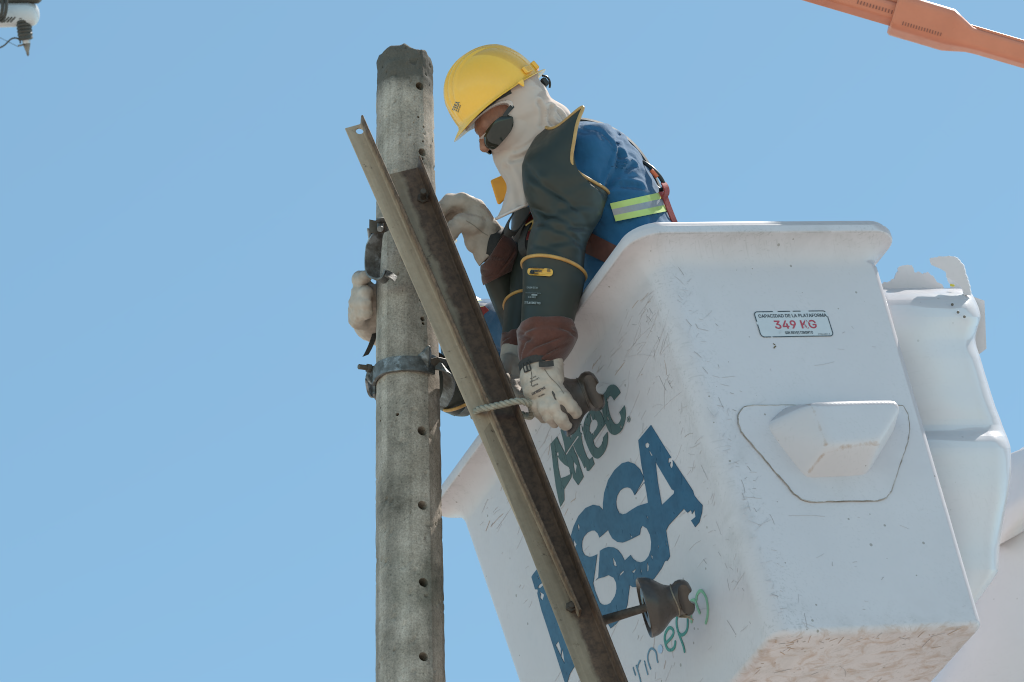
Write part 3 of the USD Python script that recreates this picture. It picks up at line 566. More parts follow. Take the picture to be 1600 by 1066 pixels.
def slab_px(px, w, depth, mat, name, parent, r=.004, jag=0.0, seed=1, prim=None, tilt=0.0, smooth=35):
    pl2 = Plane(at(px[0][0], 500, w), at(px[0][0] + 100, 500, w + tilt), at(px[0][0], 600, w - .0))
    s_ = pl2.poly(px)
    if jag:
        q = np.array(s_.segmentize(.006).exterior.coords)[:-1]; q = q + rng.normal(0, jag, q.shape); s_ = sg.Polygon(q).buffer(0)
    t = pl2.extrude(s_.buffer(-r * .3).buffer(r * .3), depth, -depth / 2)
    return obj(name, t, mat, parent, smooth=smooth, prim=prim or CPR)
slab_px([(1372, 470), (1372, 452), (1378, 443), (1388, 440), (1397, 434), (1401, 424), (1403, 417), (1410, 415), (1425, 414), (1428, 424), (1432, 426), (1436, 424), (1441, 428), (1448, 425), (1455, 429), (1461, 436), (1464, 441), (1470, 443), (1474, 447), (1474, 470)], .50, .009, cover_m, 'broken_edge', cover, jag=.0012, tilt=.02)
slab_px([(1453, 405), (1462, 402), (1486, 400), (1494, 402), (1500, 407), (1505, 414), (1508, 422), (1512, 434), (1516, 448), (1517, 462), (1508, 462), (1503, 450), (1495, 441), (1486, 437), (1480, 432), (1478, 425), (1470, 420), (1460, 416), (1455, 412)], .47, .014, cover_m, 'broken_horn', cover, jag=.0008, tilt=-.05)
slab_px([(1478, 432), (1486, 426), (1497, 432), (1508, 440), (1514, 452), (1514, 470), (1480, 470), (1486, 450)], .56, .008, cover_m, 'broken_edge', cover, jag=.001)
slab_px([(1516, 462), (1538, 470), (1541, 545), (1528, 555), (1520, 545)], .60, .012, cover_m, 'side_flange', cover)
tape_m = M('yellow_tape', (.55, .50, .06), rough=.5)
obj('yellow_tag', box_axes(at(1488, 446, .47), cv([1, -.2, 0]), cv([.2, 1, 0]), cv([0, 0, 1]), (.012, .006, .004), .001), tape_m, cover)
steel_dark = M('dark_mechanism', (.10, .09, .08), (.22, .20, .17), scale=30, rough=.6, metallic=.3)
mech_ = [tube([at(1398, 500, .42), at(1405, 525, .41), at(1409, 550, .40), at(1418, 590, .39)], .008, 8, 12), cyl(at(1400, 505, .43), at(1404, 520, .42), .012), cyl(at(1405, 530, .42), at(1410, 556, .41), .011), cyl(at(1440, 680, .33), at(1450, 720, .32), .012)]
for m_ in mech_: obj('valve_linkage', m_, steel_dark, cover)
riv = [lathe(at(x, y, w), -cv([0, 0, 1]), [(0, .004), (.0015, .0035), (.002, .001)], 10) for x, y, w in ((1488, 476, .363), (1497, 488, .352), (1507, 495, .35))]
for r_ in riv: obj('rivet', r_, steel_dark, cover)

boom_m = fibreglass('white_boom_gelcoat', grime=.35, gloss=.3, base=(.62, .60, .605))
boom = thing('white_boom', 'broad white rounded boom housing behind the cover at the right edge', 'boom', at(1700, 1300, 1.2))
bm, _ = pxtube([(1596, 700, 1720, 640, 1.25, .10), (1560, 742, 1790, 700, 1.2, .17), (1520, 830, 1860, 800, 1.15, .22), (1500, 930, 1930, 900, 1.1, .25), (1480, 1010, 1990, 1000, 1.05, .27), (1440, 1100, 2060, 1100, 1.0, .28), (1480, 1300, 2250, 1250, .8, .28), (1800, 1900, 2600, 1800, .3, .28), (2400, 3000, 3200, 2900, -.5, .28)], n=60, m=90, power=2.6)
obj('boom_housing', bm, boom_m, boom, smooth=40, prim=CPR)
fl, _ = pxtube([(1570, 712, 1700, 660, 1.02, .05), (1564, 742, 1730, 700, .99, .10), (1558, 790, 1720, 720, .96, .12), (1556, 830, 1660, 770, .95, .10), (1560, 853, 1600, 830, .95, .05)], n=40, m=40)
obj('housing_flap', fl, boom_m, boom, smooth=50, prim=CPR)
obj('drain_hole', lathe(at(1597, 1056, .80), -cv([0, 0, 1]), [(0, .012), (.004, .011), (.005, .006)], 16), steel_dark, boom)

# ---------------------------------------------------------------- orange insulated jib, top right
orange = M('orange_fibreglass', (.60, .20, .11), (.54, .175, .095), scale=9, rough=.42, bump=.0006, bscale=40, coat=.12)
worn = M('jib_marking', (.20, .07, .05), (.30, .10, .06), scale=120, rough=.6)
jw = .9
def jpt(t, o=0.0, w=jw):          # along the jib's lower edge direction; o = offset across it in photograph pixels
    return at(1400 + 100 * t - 28 * o / 100, 20 + 29.4 * t + 96 * o / 100, w)
jd = unit(jpt(1) - jpt(0)); jn = unit(jpt(0, 10) - jpt(0)); jb = np.cross(jd, jn); px_m = (DIST + jw) / FPX
jib = thing('orange_jib', 'orange fibreglass insulated jib crossing the upper right corner', 'jib', jpt(0))
def jsec(t, o, hy, hz, ch=.35):
    c = jpt(t, o); hy *= px_m; k = ch
    poly = sg.Polygon([(-1, -1 + k * .2), (-1 + k * .15, -1), (1 - k * .9, -1), (1, .15), (1, 1 - k), (1 - k * .6, 1), (-1 + k * .6, 1), (-1, 1 - k)])
    poly = poly.buffer(-.42).buffer(.42, quad_segs=8); ext = np.array(poly.exterior.coords)[:-1]
    A = np.linspace(0, 2 * np.pi, 56, endpoint=False); P = []
    for a in A:
        hit = poly.exterior.intersection(sg.LineString([(0, 0), (3 * math.cos(a), 3 * math.sin(a))])); P.append((hit.x, hit.y))
    return np.array([c + jn * a * hy + jb * b * hz for a, b in P])
def jbar(secs, name, mat=orange, smooth=35, parent=None): return obj(name, loft([jsec(*s_) for s_ in secs]), mat, parent or jib, smooth=smooth)
jbar([(-6, 4, 19, .032, .7), (.35, 4, 19, .032, .7)], 'inner_tube')
jbar([(-6, -18, 7, .02, .5), (.3, -18, 7, .02, .5)], 'tube_rail')
jbar([(-.04, 3, 30, .050, .45), (.0, 3, 33, .054, .4), (.82, 3, 33, .054, .4), (.95, 5, 28, .048, .4), (1.16, 8, 20, .036, .4), (1.3, 8, 19, .034, .4), (6, 8, 18, .033, .4)], 'collar_tube')
jbar([(-.02, -26, 4, .03, .3), (.80, -26, 4, .03, .3), (1.05, -12, 3, .022, .3), (6, -13, 3, .02, .3)], 'top_rail')
marks = []
for k in range(15):
    marks.append(box_axes(jpt(-.60 + .048 * k, 2) + (-cv([0, 0, 1])) * .0335, jd, jn, jb, (.0028, .010, .0008)))
    marks.append(box_axes(jpt(.13 + .042 * k, 15) + (-cv([0, 0, 1])) * .0548, jd, jn, jb, (.0026, .010, .0008)))
for k, m_ in enumerate(marks): pass
obj('warning_marking', cat_(marks[0::2]), worn, jib, smooth=False); obj('warning_marking', cat_(marks[1::2]), worn, jib, smooth=False)

# ---------------------------------------------------------------- grey apparatus, top left corner, further off
grey_p = M('grey_enamel', (.50, .52, .53), (.45, .46, .47), scale=10, rough=.4)
rubber_d = M('bushing_rubber', (.035, .035, .03), (.06, .055, .045), scale=20, rough=.6)
tw = 5.0
app = thing('transformer', 'pale grey transformer housing with a dark bushing, top left corner', 'transformer', at(30, 30, tw))
obj('tank', lathe(at(60, 23, tw), cv([-1, .0, .25]), [(0, .012), (.004, .026), (.012, .036), (.03, .042), (.30, .045), (.6, .045), (.62, .03)], 32), grey_p, app)
obj('lid', lathe(at(63, -6, tw), cv([-1, -.02, .25]), [(0, .02), (.01, .026), (.5, .03), (.51, .02)], 24), rubber_d, app)
for k in range(5): obj('cooling_slot', tube([at(24 - 5 * k, 27, tw - .07), at(16 - 5 * k, 35, tw - .065)], .003, 6), rubber_d, app)
for x in (1, 7): obj('lifting_bar', tube([at(x + 2, -8, tw - .06), at(x + 2, 18, tw - .075), at(x - 4, 34, tw - .05)], .006, 8, 12), rubber_d, app)
bd = unit(at(42.5, 84, tw) - at(35.5, 26, tw))
s_ = (DIST + tw) / FPX
bush = [(0, 11 * s_)]
for k in range(6): bush += [(k * 5.2 * s_ + .001, (12.2 - .0 * k) * s_), (k * 5.2 * s_ + .006, (12.4 - .15 * k) * s_), (k * 5.2 * s_ + .0085, 10.8 * s_)]
bush += [(34 * s_, 12.0 * s_), (36 * s_, 9 * s_)]
bp = obj('bushing', lathe(at(36, 27, tw), bd, bush, 24), rubber_d, app)
alu = M('dull_aluminium', (.55, .56, .57), (.42, .42, .42), scale=30, rough=.4, metallic=.8)
obj('terminal_collar', lathe(at(40.5, 61, tw), bd, [(0, 6 * s_), (2 * s_, 6.6 * s_), (7 * s_, 6.2 * s_), (8 * s_, 5 * s_)], 20), alu, bp)
obj('terminal_stud', lathe(at(41.5, 68, tw), bd, [(0, 6.2 * s_), (3 * s_, 5.6 * s_), (9 * s_, 4 * s_), (13 * s_, 2.6 * s_), (18 * s_, 2.0 * s_), (20 * s_, .6 * s_)], 16), steel_dark, bp)
obj('clamp_bolt', cyl(at(28, 72, tw - .01), at(37, 70, tw - .01), 1.5 * s_), steel_dark, app)
obj('lead_wire', tube([at(-60, 90, tw), at(-10, 77, tw), at(8, 70, tw), at(20, 60, tw - .01), at(27, 60, tw - .01), at(32, 68, tw - .01)], 1.3 * s_, 8, 30), rubber_d, app)
obj('lead_wire', tube([at(-60, 50, tw), at(0, 59, tw), at(14, 66, tw), at(28, 73, tw)], .45 * s_, 6, 20), rubber_d, app)

# ---------------------------------------------------------------- concrete pole
UPW = np.array([0, 0, 1.0])
def pw(py): return .55 + (533 - py) * .00097
pole_top, pole_mid = at(632, 92, pw(92)), at(641.5, 1066, pw(1066))
pd = unit(pole_top - pole_mid)
def pole_pt(z): return pole_mid + pd * ((z - pole_mid[2]) / pd[2])
zt, zm = pole_top[2], pole_mid[2]
R_top, R_mid = 43.7 * (DIST + pw(100)) / FPX, 54.2 * (DIST + pw(1066)) / FPX
def pole_R(z): return R_top + (R_mid - R_top) * (zt - z) / (zt - zm)
px_ = unit(np.cross(pd, np.cross(np.array([1., 0, 0]), pd)) * 1.0); px_ = unit(np.array([1., 0, 0]) - pd * pd[0]); py_ = np.cross(pd, px_)   # right; away
def facing(phi): return math.cos(phi) * px_ + math.sin(phi) * py_
n_a = 168; ang = np.linspace(0, 2 * np.pi, n_a, endpoint=False)
vert = np.radians(np.array([-128, -89, -50, -5, 40, 85, 130, 175]))      # ridge lines of the mould: -128 deg shows at x 608, -89 at x 641
def oct_r(a):
    d = np.min([np.abs((a - v + np.pi) % (2 * np.pi) - np.pi) for v in vert], 0)
    return 1.0 - 0.020 * np.sin(np.clip(d / np.radians(22.5), 0, 1) * np.pi / 2) + .018 * np.exp(-(d / np.radians(1.3)) ** 2)
zs = np.r_[np.linspace(0, zm - .4, 14), np.linspace(zm - .35, zt - .012, 330)]
rings = []
for z in zs:
    c = pole_pt(z); r = pole_R(z) * oct_r(ang)
    rings.append(c + r[:, None] * np.array([facing(a) for a in ang]))
c = pole_pt(zt)
for k, q in ((.004, .995), (.009, .965), (.011, .88), (.012, .6), (.012, .3)):
    rings.append(c + pd * (k - .012) + q * (pole_R(zt) * oct_r(ang))[:, None] * np.array([facing(a) for a in ang]))
pole_mesh = loft(rings)
v = np.asarray(pole_mesh.vertices); nrm = pole_mesh.vertex_normals
rough = np.clip((v[:, 2] - (zt - .11)) / .05, 0, 1)
v2 = v + nrm * ((meshkit.fbm(v * 26, 4, 5) - .5) * (.0035 + .013 * rough))[:, None]
pit = meshkit.noise(v * 75, 9); v2 -= nrm * (np.clip(pit - .80, 0, 1) * .035)[:, None]
topv = np.clip((v[:, 2] - (zt - .012)) / .012, 0, 1); v2 += pd * (topv * (meshkit.fbm(v * 30, 3, 8) - .55) * .038)[:, None]
pm = man((v2, pole_mesh.faces))
holes = [(652, 139, .0105), (655, 243, .0100), (654, 457, .0105), (655, 680, .0112), (656, 796, .0112), (658, 915, .0112), (659, 1030, .0112)]
holes += [(650, 188, .003), (657, 203, .003), (656, 226, .003), (655, 253, .004), (653, 476, .005), (655, 505, .006), (656, 512, .004), (600, 660, .003), (625, 655, .004), (596, 700, .002), (600, 640, .002), (594, 560, .0022), (598, 600, .0018)]
for hx, hy, hr in holes:
    w0 = pw(hy); c = pole_pt(at(640, hy, w0 - .08)[2]); s_ = (DIST + w0 - .08) / FPX
    axis_px = 800 + (c @ np.array([1., 0, 0])) / s_
    a = math.asin(np.clip((hx - axis_px) * s_ / pole_R(c[2]), -.95, .95)); out = facing(-math.pi / 2 + a)
    P0 = at(hx, hy, w0 - pole_R(c[2]) * math.cos(a) * .9)
    dp = .07 if hr > .008 else hr * 1.2
    tool = lathe(P0 + out * .04, -out, [(0, hr * 1.3), (.035, hr * 1.12), (.045, hr), (.04 + dp, hr * .8)], 18)
    pm = pm - man(tool)
concrete = mat_raw('weathered_concrete', {
    'g': ('geometry', {}), 'sx': ('separate_xyz', {}), 'n1': ('noise_texture', {'scale': 7, 'detail': 9, 'roughness': .68}), 'mp': ('mapping', {'scale': (22, 22, 1.0)}), 'n2': ('noise_texture', {'scale': 1.0, 'detail': 5, 'roughness': .6}),
    'n3': ('noise_texture', {'scale': 190, 'detail': 4, 'roughness': .7}), 'r1': ('rgb_ramp', {'ramp': [(.30, (.17, .145, .115)), (.45, (.33, .28, .225)), (.58, (.44, .376, .31)), (.72, (.54, .465, .39))]}),
    'r2': ('map_range', {'from_min': .35, 'from_max': .68, 'to_min': .64, 'to_max': 1.14, 'clamp': True}), 'm1': ('mix_color', {'blend_type': 'multiply', 'fac': 1.0, 'use_clamp': False}),
    'r3': ('map_range', {'from_min': .3, 'from_max': .7, 'to_min': .62, 'to_max': 1.25, 'clamp': True}), 'm2': ('mix_color', {'blend_type': 'multiply', 'fac': 1.0, 'use_clamp': False}),
    # lichen and soot settle on the broken top
    'tz': ('map_range', {'from_min': zt - .20, 'from_max': zt - .06, 'clamp': True}), 'n4': ('noise_texture', {'scale': 16, 'detail': 6, 'roughness': .65}), 'ta': ('math', {'math_type': 'multiply_add', 'value2': .9, 'value3': -.45}), 'tb': ('math', {'math_type': 'add', 'use_clamp': True}), 'tc': ('map_range', {'from_min': .35, 'from_max': .75, 'clamp': True, 'to_max': .85}),
    'm3': ('mix_color', {'b': (.055, .052, .043)}), 'n5': ('noise_texture', {'scale': 3.2, 'detail': 5, 'roughness': .6}), 'r5': ('map_range', {'from_min': .54, 'from_max': .74, 'clamp': True, 'to_max': .55}), 'm4': ('mix_color', {'b': (.075, .085, .062)}),
    'va': ('voronoi_texture', {'scale': 75}), 'vr': ('map_range', {'from_min': .10, 'from_max': .2, 'to_min': .45, 'to_max': 1.0, 'clamp': True}), 'm5': ('mix_color', {'blend_type': 'multiply', 'fac': .6, 'use_clamp': False}),
    'h': ('math', {'math_type': 'multiply_add', 'value2': .6}), 'bp': ('bump', {'strength': .9, 'distance': .0022}), 'p': ('principled_bsdf', {'roughness': .92, 'specular_ior_level': .25})},
    [('g.position', 'sx.vector'), ('g.position', 'n1.vector'), ('g.position', 'mp.vector'), ('mp.vector', 'n2.vector'), ('g.position', 'n3.vector'), ('n1.fac', 'r1.fac'), ('n2.fac', 'r2.value'), ('r1.color', 'm1.a'), ('r2.result', 'm1.b'),
     ('n3.fac', 'r3.value'), ('m1.result', 'm2.a'), ('r3.result', 'm2.b'), ('sx.z', 'tz.value'), ('g.position', 'n4.vector'), ('n4.fac', 'ta.value1'), ('tz.result', 'tb.value1'), ('ta.value', 'tb.value2'), ('tb.value', 'tc.value'), ('tc.result', 'm3.fac'),
     ('g.position', 'n5.vector'), ('n5.fac', 'r5.value'), ('r5.result', 'm4.fac'), ('m2.result', 'm4.a'), ('m4.result', 'm3.a'), ('g.position', 'va.vector'), ('va.distance', 'vr.value'), ('m3.result', 'm5.a'), ('vr.result', 'm5.b'), ('m5.result', 'p.base_color'),
     ('n3.fac', 'h.value1'), ('n1.fac', 'h.value3'), ('h.value', 'bp.height'), ('bp.normal', 'p.normal')])
pole = thing('concrete_pole', 'weathered grey concrete utility pole with a row of drilled holes and mossy top', 'pole', pole_pt(0))
obj('pole_shaft', pm, concrete, pole, smooth=32)

# ---------------------------------------------------------------- clamps on the pole
galv = M('weathered_galvanised_steel', (.20, .20, .195), (.10, .095, .085), scale=38, rough=.55, metallic=.55, bump=.0012, bscale=120, lo=.4, hi=.62, col3=(.33, .35, .36), s3=16, lo3=.52, hi3=.6)
dullsteel = M('dull_brown_steel', (.125, .105, .082), (.07, .058, .046), scale=22, rough=.6, metallic=.45, bump=.0008, bscale=120)
def pole_arc(a0, a1, py, lift, dz=None, m=40):
    A = np.radians(np.linspace(a0, a1, m)); z0 = at(640, py, pw(py) - .09)[2]; out = []
    for i, a in enumerate(A):
        z = z0 + (dz(i / (m - 1)) if dz is not None else 0.0); out.append(pole_pt(z) + facing(a) * (pole_R(z) + lift))
    return np.array(out)
band = thing('pole_band', 'weathered galvanised pole band bolted round the pole below the gloved hand', 'clamp', pole_arc(-90, -89, 575, .006, m=2)[0])
arc = pole_arc(-186, -38, 573, .006, lambda t: .003 * math.sin(7 * t))
obj('front_half', ribbon(arc, pd * .044, .008, 60, 'pchip'), galv, band, smooth=40)
arcb = pole_arc(-180, -330, 585, .006)
obj('back_half', ribbon(arcb, pd * .042, .007, 50, 'pchip'), galv, band, smooth=40)
e0 = arc[-1]
ear = hull_balls([at(655, 568, pw(570) - .10), at(655, 549 + 8, pw(560) - .10), at(670, 543, pw(560) - .105), at(672, 556, pw(560) - .10), at(668, 574, pw(572) - .10)], .005)
obj('right_ear', ear, galv, band)
obj('rivet_head', lathe(at(661, 556, pw(560) - .104), -cv([.15, .2, 1]), [(0, .011), (.004, .010), (.007, .006), (.008, .001)], 18), galv, band)
le = hull_balls([at(588, 577, .50), at(577, 576, .49), at(574, 589, .48), at(580, 598, .48), at(590, 596, .50)], .005)
obj('left_ear', le, galv, band)
lt = ribbon([at(575, 585, .50), at(577, 600, .56), at(587, 612, .60), at(594, 606, .61)], cv([.008, .034, .02]), .007, 20)
obj('left_bracket', lt, galv, band)
bolt = cat_([cyl(at(560, 573, .47), at(592, 577, .50), .0072, n=16, bevel=.0015), hexnut(at(573.5, 575, .481), at(592, 577, .5) - at(560, 573, .47), .0125, .011)])
obj('bolt', bolt, dullsteel, band)
lp = [at(668, 566, pw(570) - .085), at(680, 567, .44), at(692, 573, .43), at(700, 586, .44), at(702, 603, .47), at(698, 620, .52), at(690, 634, .57)]
loop = thing('strap_loop', 'curved galvanised half clamp hanging open at the right of the pole', 'clamp', lp[0])
obj('half_ring', ribbon(lp, np.stack([cv(v_) * .046 for v_ in ([.1, .8, .45], [-.1, .8, .5], [-.4, .65, .6], [-.6, .3, .7], [-.62, .15, .75], [-.6, .1, .8], [-.6, .1, .8])]), .006, 50), galv, loop, smooth=40)
obj('end_tab', hull_balls([at(672, 563, .42), at(684, 560, .43), at(697, 563, .46), at(696, 572, .46), at(675, 572, .43)], .004), dullsteel, loop)

hang = thing('hanging_clamp', 'open galvanised pole clamp dangling from its bolt at the upper left of the pole', 'clamp', at(590, 352, .55))
tabm = man(ribbon([at(577, 353, .50), at(588, 355, .50), at(600, 354, .51), at(609, 347, .54), at(616, 336, .58)], cv([.0, .034, .012]), .006, 30))
obj('bolt_tab', tabm, dullsteel, hang, smooth=40)
obj('bolt', cat_([cyl(at(594, 358, .46), at(594, 346, .53), .0085, n=18), lathe(at(595, 346, .485), cv([.05, .9, .4]), [(0, .0075), (0, .0135), (.005, .0135), (.0075, .010), (.008, .002)], 20)]), galv, hang)
sp_ = [at(592, 362, .53), at(587, 372, .53), at(584, 385, .535), at(582.5, 400, .535), at(582, 418, .53), at(583, 430, .52), at(590, 438, .50), at(598, 438, .49), at(604, 430, .49), at(607, 424, .49)]
obj('half_ring', ribbon(sp_, np.stack([cv(v_) for v_ in ([.034, .012, .02], [.036, .008, .02], [.042, .002, .02], [.042, .0, .022], [.04, -.004, .026], [.034, -.006, .03], [.02, -.010, .04], [.012, -.012, .044], [.016, -.010, .04], [.02, -.008, .035])]), .005, 60), galv, hang, smooth=40)
obj('end_ear', ribbon([at(603, 427, .475), at(609, 430, .475), at(615, 434, .475), at(618, 437, .475)], cv([.006, .014, .02]), .005, 16), galv, hang)
obj('end_ear', hull_balls([at(575, 350 + 8, .52), at(577, 372, .53), at(581, 366, .53)], .003), galv, hang)

# ---------------------------------------------------------------- steel crossarm angles
def steel_mat(name, paint, rust, dark, edge_lo, edge_hi):
    """galvanised angle: paint-dull zinc near the open edge, rust brown towards the corner; 'across' runs 0 at the open edge to 1 at the corner"""
    return mat_raw(name, {'a': ('attribute', {'attribute': 'across'}), 'lp': ('attribute', {'attribute': 'local'}), 'n': ('noise_texture', {'scale': 9, 'detail': 8, 'roughness': .68}), 'n2': ('noise_texture', {'scale': 60, 'detail': 5, 'roughness': .65}),
        'k': ('math', {'math_type': 'multiply_add', 'value2': .55, 'value3': -.275}), 's': ('math', {'math_type': 'add'}), 'mr': ('map_range', {'from_min': edge_lo, 'from_max': edge_hi, 'clamp': True}),
        'm0': ('mix_color', {'a': paint, 'b': tuple(np.array(paint) * .72)}), 'm1': ('mix_color', {}), 'm2': ('mix_color', {'a': rust, 'b': dark}), 'r2': ('map_range', {'from_min': .38, 'from_max': .62, 'clamp': True}),
        'n3': ('noise_texture', {'scale': 34, 'detail': 7, 'roughness': .75}), 'r3': ('map_range', {'from_min': .60, 'from_max': .68, 'clamp': True, 'to_max': .8}), 'm3': ('mix_color', {'b': tuple(np.array(dark) * .8)}),
        'mp4': ('mapping', {'scale': (60, 60, 3)}), 'n4': ('noise_texture', {'scale': 1.0, 'detail': 4}), 'r4': ('map_range', {'from_min': .3, 'from_max': .7, 'to_min': .78, 'to_max': 1.16}), 'm4': ('mix_color', {'blend_type': 'multiply', 'fac': 1.0, 'use_clamp': False}),
        'rr': ('map_range', {'from_min': .3, 'from_max': .7, 'to_min': .48, 'to_max': .75}), 'bp': ('bump', {'strength': 1.0, 'distance': .0011}), 'p': ('principled_bsdf', {'metallic': .15, 'specular_ior_level': .35})},
        [('lp.vector', 'n.vector'), ('lp.vector', 'n2.vector'), ('n.fac', 'k.value1'), ('a.fac', 's.value1'), ('k.value', 's.value2'), ('s.value', 'mr.value'), ('mr.result', 'm1.fac'), ('n2.fac', 'm0.fac'), ('m0.result', 'm1.a'), ('n2.fac', 'r2.value'), ('r2.result', 'm2.fac'), ('m2.result', 'm1.b'),
         ('lp.vector', 'n3.vector'), ('n3.fac', 'r3.value'), ('r3.result', 'm3.fac'), ('m1.result', 'm3.a'), ('lp.vector', 'mp4.vector'), ('mp4.vector', 'n4.vector'), ('n4.fac', 'r4.value'), ('m3.result', 'm4.a'), ('r4.result', 'm4.b'), ('m4.result', 'p.base_color'), ('n2.fac', 'rr.value'), ('rr.result', 'p.roughness'), ('n2.fac', 'bp.height'), ('bp.normal', 'p.normal')])
tan_m = steel_mat('tan_steel', (.44, .335, .235), (.19, .115, .07), (.09, .06, .04), .86, 1.15)
brown_m = steel_mat('brown_rusty_steel', (.28, .215, .15), (.128, .076, .048), (.072, .046, .033), .40, .52)
BK = .000975
def beam_w(py): return .545 - BK * (py - 262)
def angle_beam(name, label, top, bot, W_, L_, mat, wofs, hole=None, th=.006):
    """an L section; top and bot are the pixels of its corner line's ends"""
    P0, P1 = at(top[0], top[1], beam_w(top[1]) + wofs), at(bot[0], bot[1], beam_w(bot[1]) + wofs); d = unit(P1 - P0); L = np.linalg.norm(P1 - P0)
    f0 = cv([.03, .62, -.77]); f = unit(f0 - d * (f0 @ d)); u = np.cross(d, f); u = u if u @ cv([1, 0, 0]) > 0 else -u
    r = .004
    # section in (u, f): corner at (0, 0), web to -u, flange to +f; rolled edges rounded
    sec = sg.Polygon([(-W_, 0), (0, 0), (0, L_), (-th, L_), (-th, th), (-W_, th)]).buffer(.004).buffer(-.004)
    sec = sec.buffer(-.0022).buffer(.0022, quad_segs=4)
    ex = trimesh.creation.extrude_polygon(sec, L, engine='earcut'); vv = np.asarray(ex.vertices)
    full = trimesh.Trimesh(P0 + vv[:, :1] * u + vv[:, 1:2] * f + vv[:, 2:] * d, ex.faces, process=False)
    if full.volume < 0: full.invert()
    x = thing(name, label, 'steel angle', (P0 + P1) / 2)
    pr = {'local': lambda v: np.stack([(v - P0) @ u, (v - P0) @ f, (v - P0) @ d], 1), 'across': lambda v: np.clip(1 + ((v - P0) @ u) / W_ - .0 + .5 * np.clip(((v - P0) @ f - th) / L_, 0, 1), 0, 1.5)}
    return x, full, P0, d, u, f, L, pr
bm2, mesh2, B2P, B2d, B2u, B2f, B2L, pr2 = angle_beam('steel_crossarm', 'brown rusty steel angle hanging behind the tan one, carrying the lower insulator', (655, 263), (1049, 1262), .102, .062, brown_m, 0.0)
obj('angle_bar', man(mesh2), brown_m, bm2, smooth=30, prim=pr2)
bm1, mesh1, B1P, B1d, B1u, B1f, B1L, pr1 = angle_beam('steel_crossarm', 'tan steel angle with a round end hole, leaning across the pole in front', (566, 195), (906, 966), .050, .048, tan_m, -.012)
hole_c = at(561.5, 209, beam_w(202) - .012)
m1 = man(mesh1) - man(cyl(hole_c - B1f * .05, hole_c + B1f * .05, .0105, n=28))
obj('angle_bar', m1, tan_m, bm1, smooth=30, prim=pr1)
bolt_m = M('rusty_bolt', (.09, .07, .055), (.05, .038, .03), scale=60, rough=.7, metallic=.3, bump=.001, bscale=200)
bp_ = at(892, 953, beam_w(953) - .012) + B1f * .0062
bt = thing('crossarm_bolt', 'dark rusty bolt pinning the lower end of the tan angle', 'bolt', bp_)
obj('bolt_head', hexnut(bp_ + B1f * .0035, B1f, .0155, .012), bolt_m, bt, smooth=20)
obj('washer', lathe(bp_ + B1f * .0005, B1f, [(0, .019), (.003, .0185), (.0032, .010)], 24), bolt_m, bt, smooth=20)
obj('bolt_shank', cyl(bp_ - B1f * .04, bp_ + B1f * .02, .008), bolt_m, bt)
tp = at(660, 316, beam_w(308)) + B2f * .006
tb = thing('crossarm_bolt', 'bolt and nut standing out near the top of the brown angle', 'bolt', tp)
obj('nut', hexnut(tp + B2f * .002, B2f, .0165, .016), bolt_m, tb, smooth=20)
obj('bolt_shank', cyl(tp - B2f * .03, tp + B2f * .05, .0085, n=18, bevel=.0015), bolt_m, tb)
obj('clip', hull_balls([tp + B2f * .012 + B2u * .018, tp + B2f * .03 + B2u * .02, tp + B2f * .022 + B2u * .028], .004), bolt_m, tb)

# ---------------------------------------------------------------- pin insulators
porc = M('brown_porcelain', (.048, .032, .023), (.034, .024, .018), scale=14, rough=.36, bump=.0006, bscale=40, col3=(.085, .062, .045), s3=10, lo3=.58, hi3=.75, coat=.25)
porc_in = M('porcelain_inner', (.05, .04, .034), (.09, .075, .06), scale=30, rough=.6)
wire_m = M('bare_wire', (.30, .25, .19), (.18, .15, .12), scale=80, rough=.5, metallic=.6)
def insulator(name, label, base, d, groove, pin_to=None, R=.0785, k=1.0):
    x = thing(name, label, 'insulator', base); d = unit(d)
    pr = [(.010, .001), (.010, .030), (.004, .032), (.0, .040), (.002, .052), (.010, .058), (.010, .066), (.0, R - .004), (-.002, R - .001), (.001, R + .001), (.008, R), (.020, R * .97), (.032, R * .89), (.044, R * .77), (.054, R * .66), (.062, R * .585), (.070, R * .545), (.076, R * .52), (.081, R * .52), (.086, R * .55), (.093, R * .61), (.104, R * .63), (.116, R * .59), (.124, R * .48), (.128, R * .30)]
    body = man(lathe(base, d, pr, 56))
    g = unit(groove - d * (groove @ d)); tipc = base + d * .130
    cut = man(cyl(tipc - g * .2, tipc + g * .2, .0175, n=28))
    s_ = np.cross(d, g)
    waist = man(cyl(base + d * .106 + g * .052 - s_ * .1, base + d * .106 + g * .052 + s_ * .1, .022, n=24)) + man(cyl(base + d * .106 - g * .052 - s_ * .1, base + d * .106 - g * .052 + s_ * .1, .022, n=24))
    obj('porcelain_body', body - cut - waist, porc, x, smooth=38)
    return x, d, g, s_
ib = at(1007, 950, -.235); idr = unit(cv([.955, .235, .09]))
ins, d_, g_, s_ = insulator('pin_insulator', 'brown porcelain pin insulator wired at its neck, standing out over the green lettering', ib, idr, cv([.12, .12, 1.0]))
pin0 = at(938, 971, beam_w(965) + .012)
obj('steel_pin', tube([pin0, pin0 * .5 + ib * .5, ib + d_ * .012], [.0135, .0120, .0105], 14, 24, kind='pchip'), bolt_m, ins)
a = np.linspace(0, 2 * np.pi, 48, endpoint=False); neck = ib + d_ * .0785
ringp = neck + (np.cos(a)[:, None] * g_ + np.sin(a)[:, None] * s_) * (.0785 * .5 + .0022) + d_ * (.004 * np.sin(a * 2))[:, None]
sgn = 1 if (s_ @ cv([0, -1, 0])) > 0 else -1
tail = [neck + s_ * sgn * .041, neck + s_ * sgn * .046 + d_ * .012 - cv([0, 0, .02]), neck + s_ * sgn * .052 + d_ * .028 - cv([0, 0, .03]), neck + s_ * sgn * .060 + d_ * .036 - cv([0, 0, .03])]
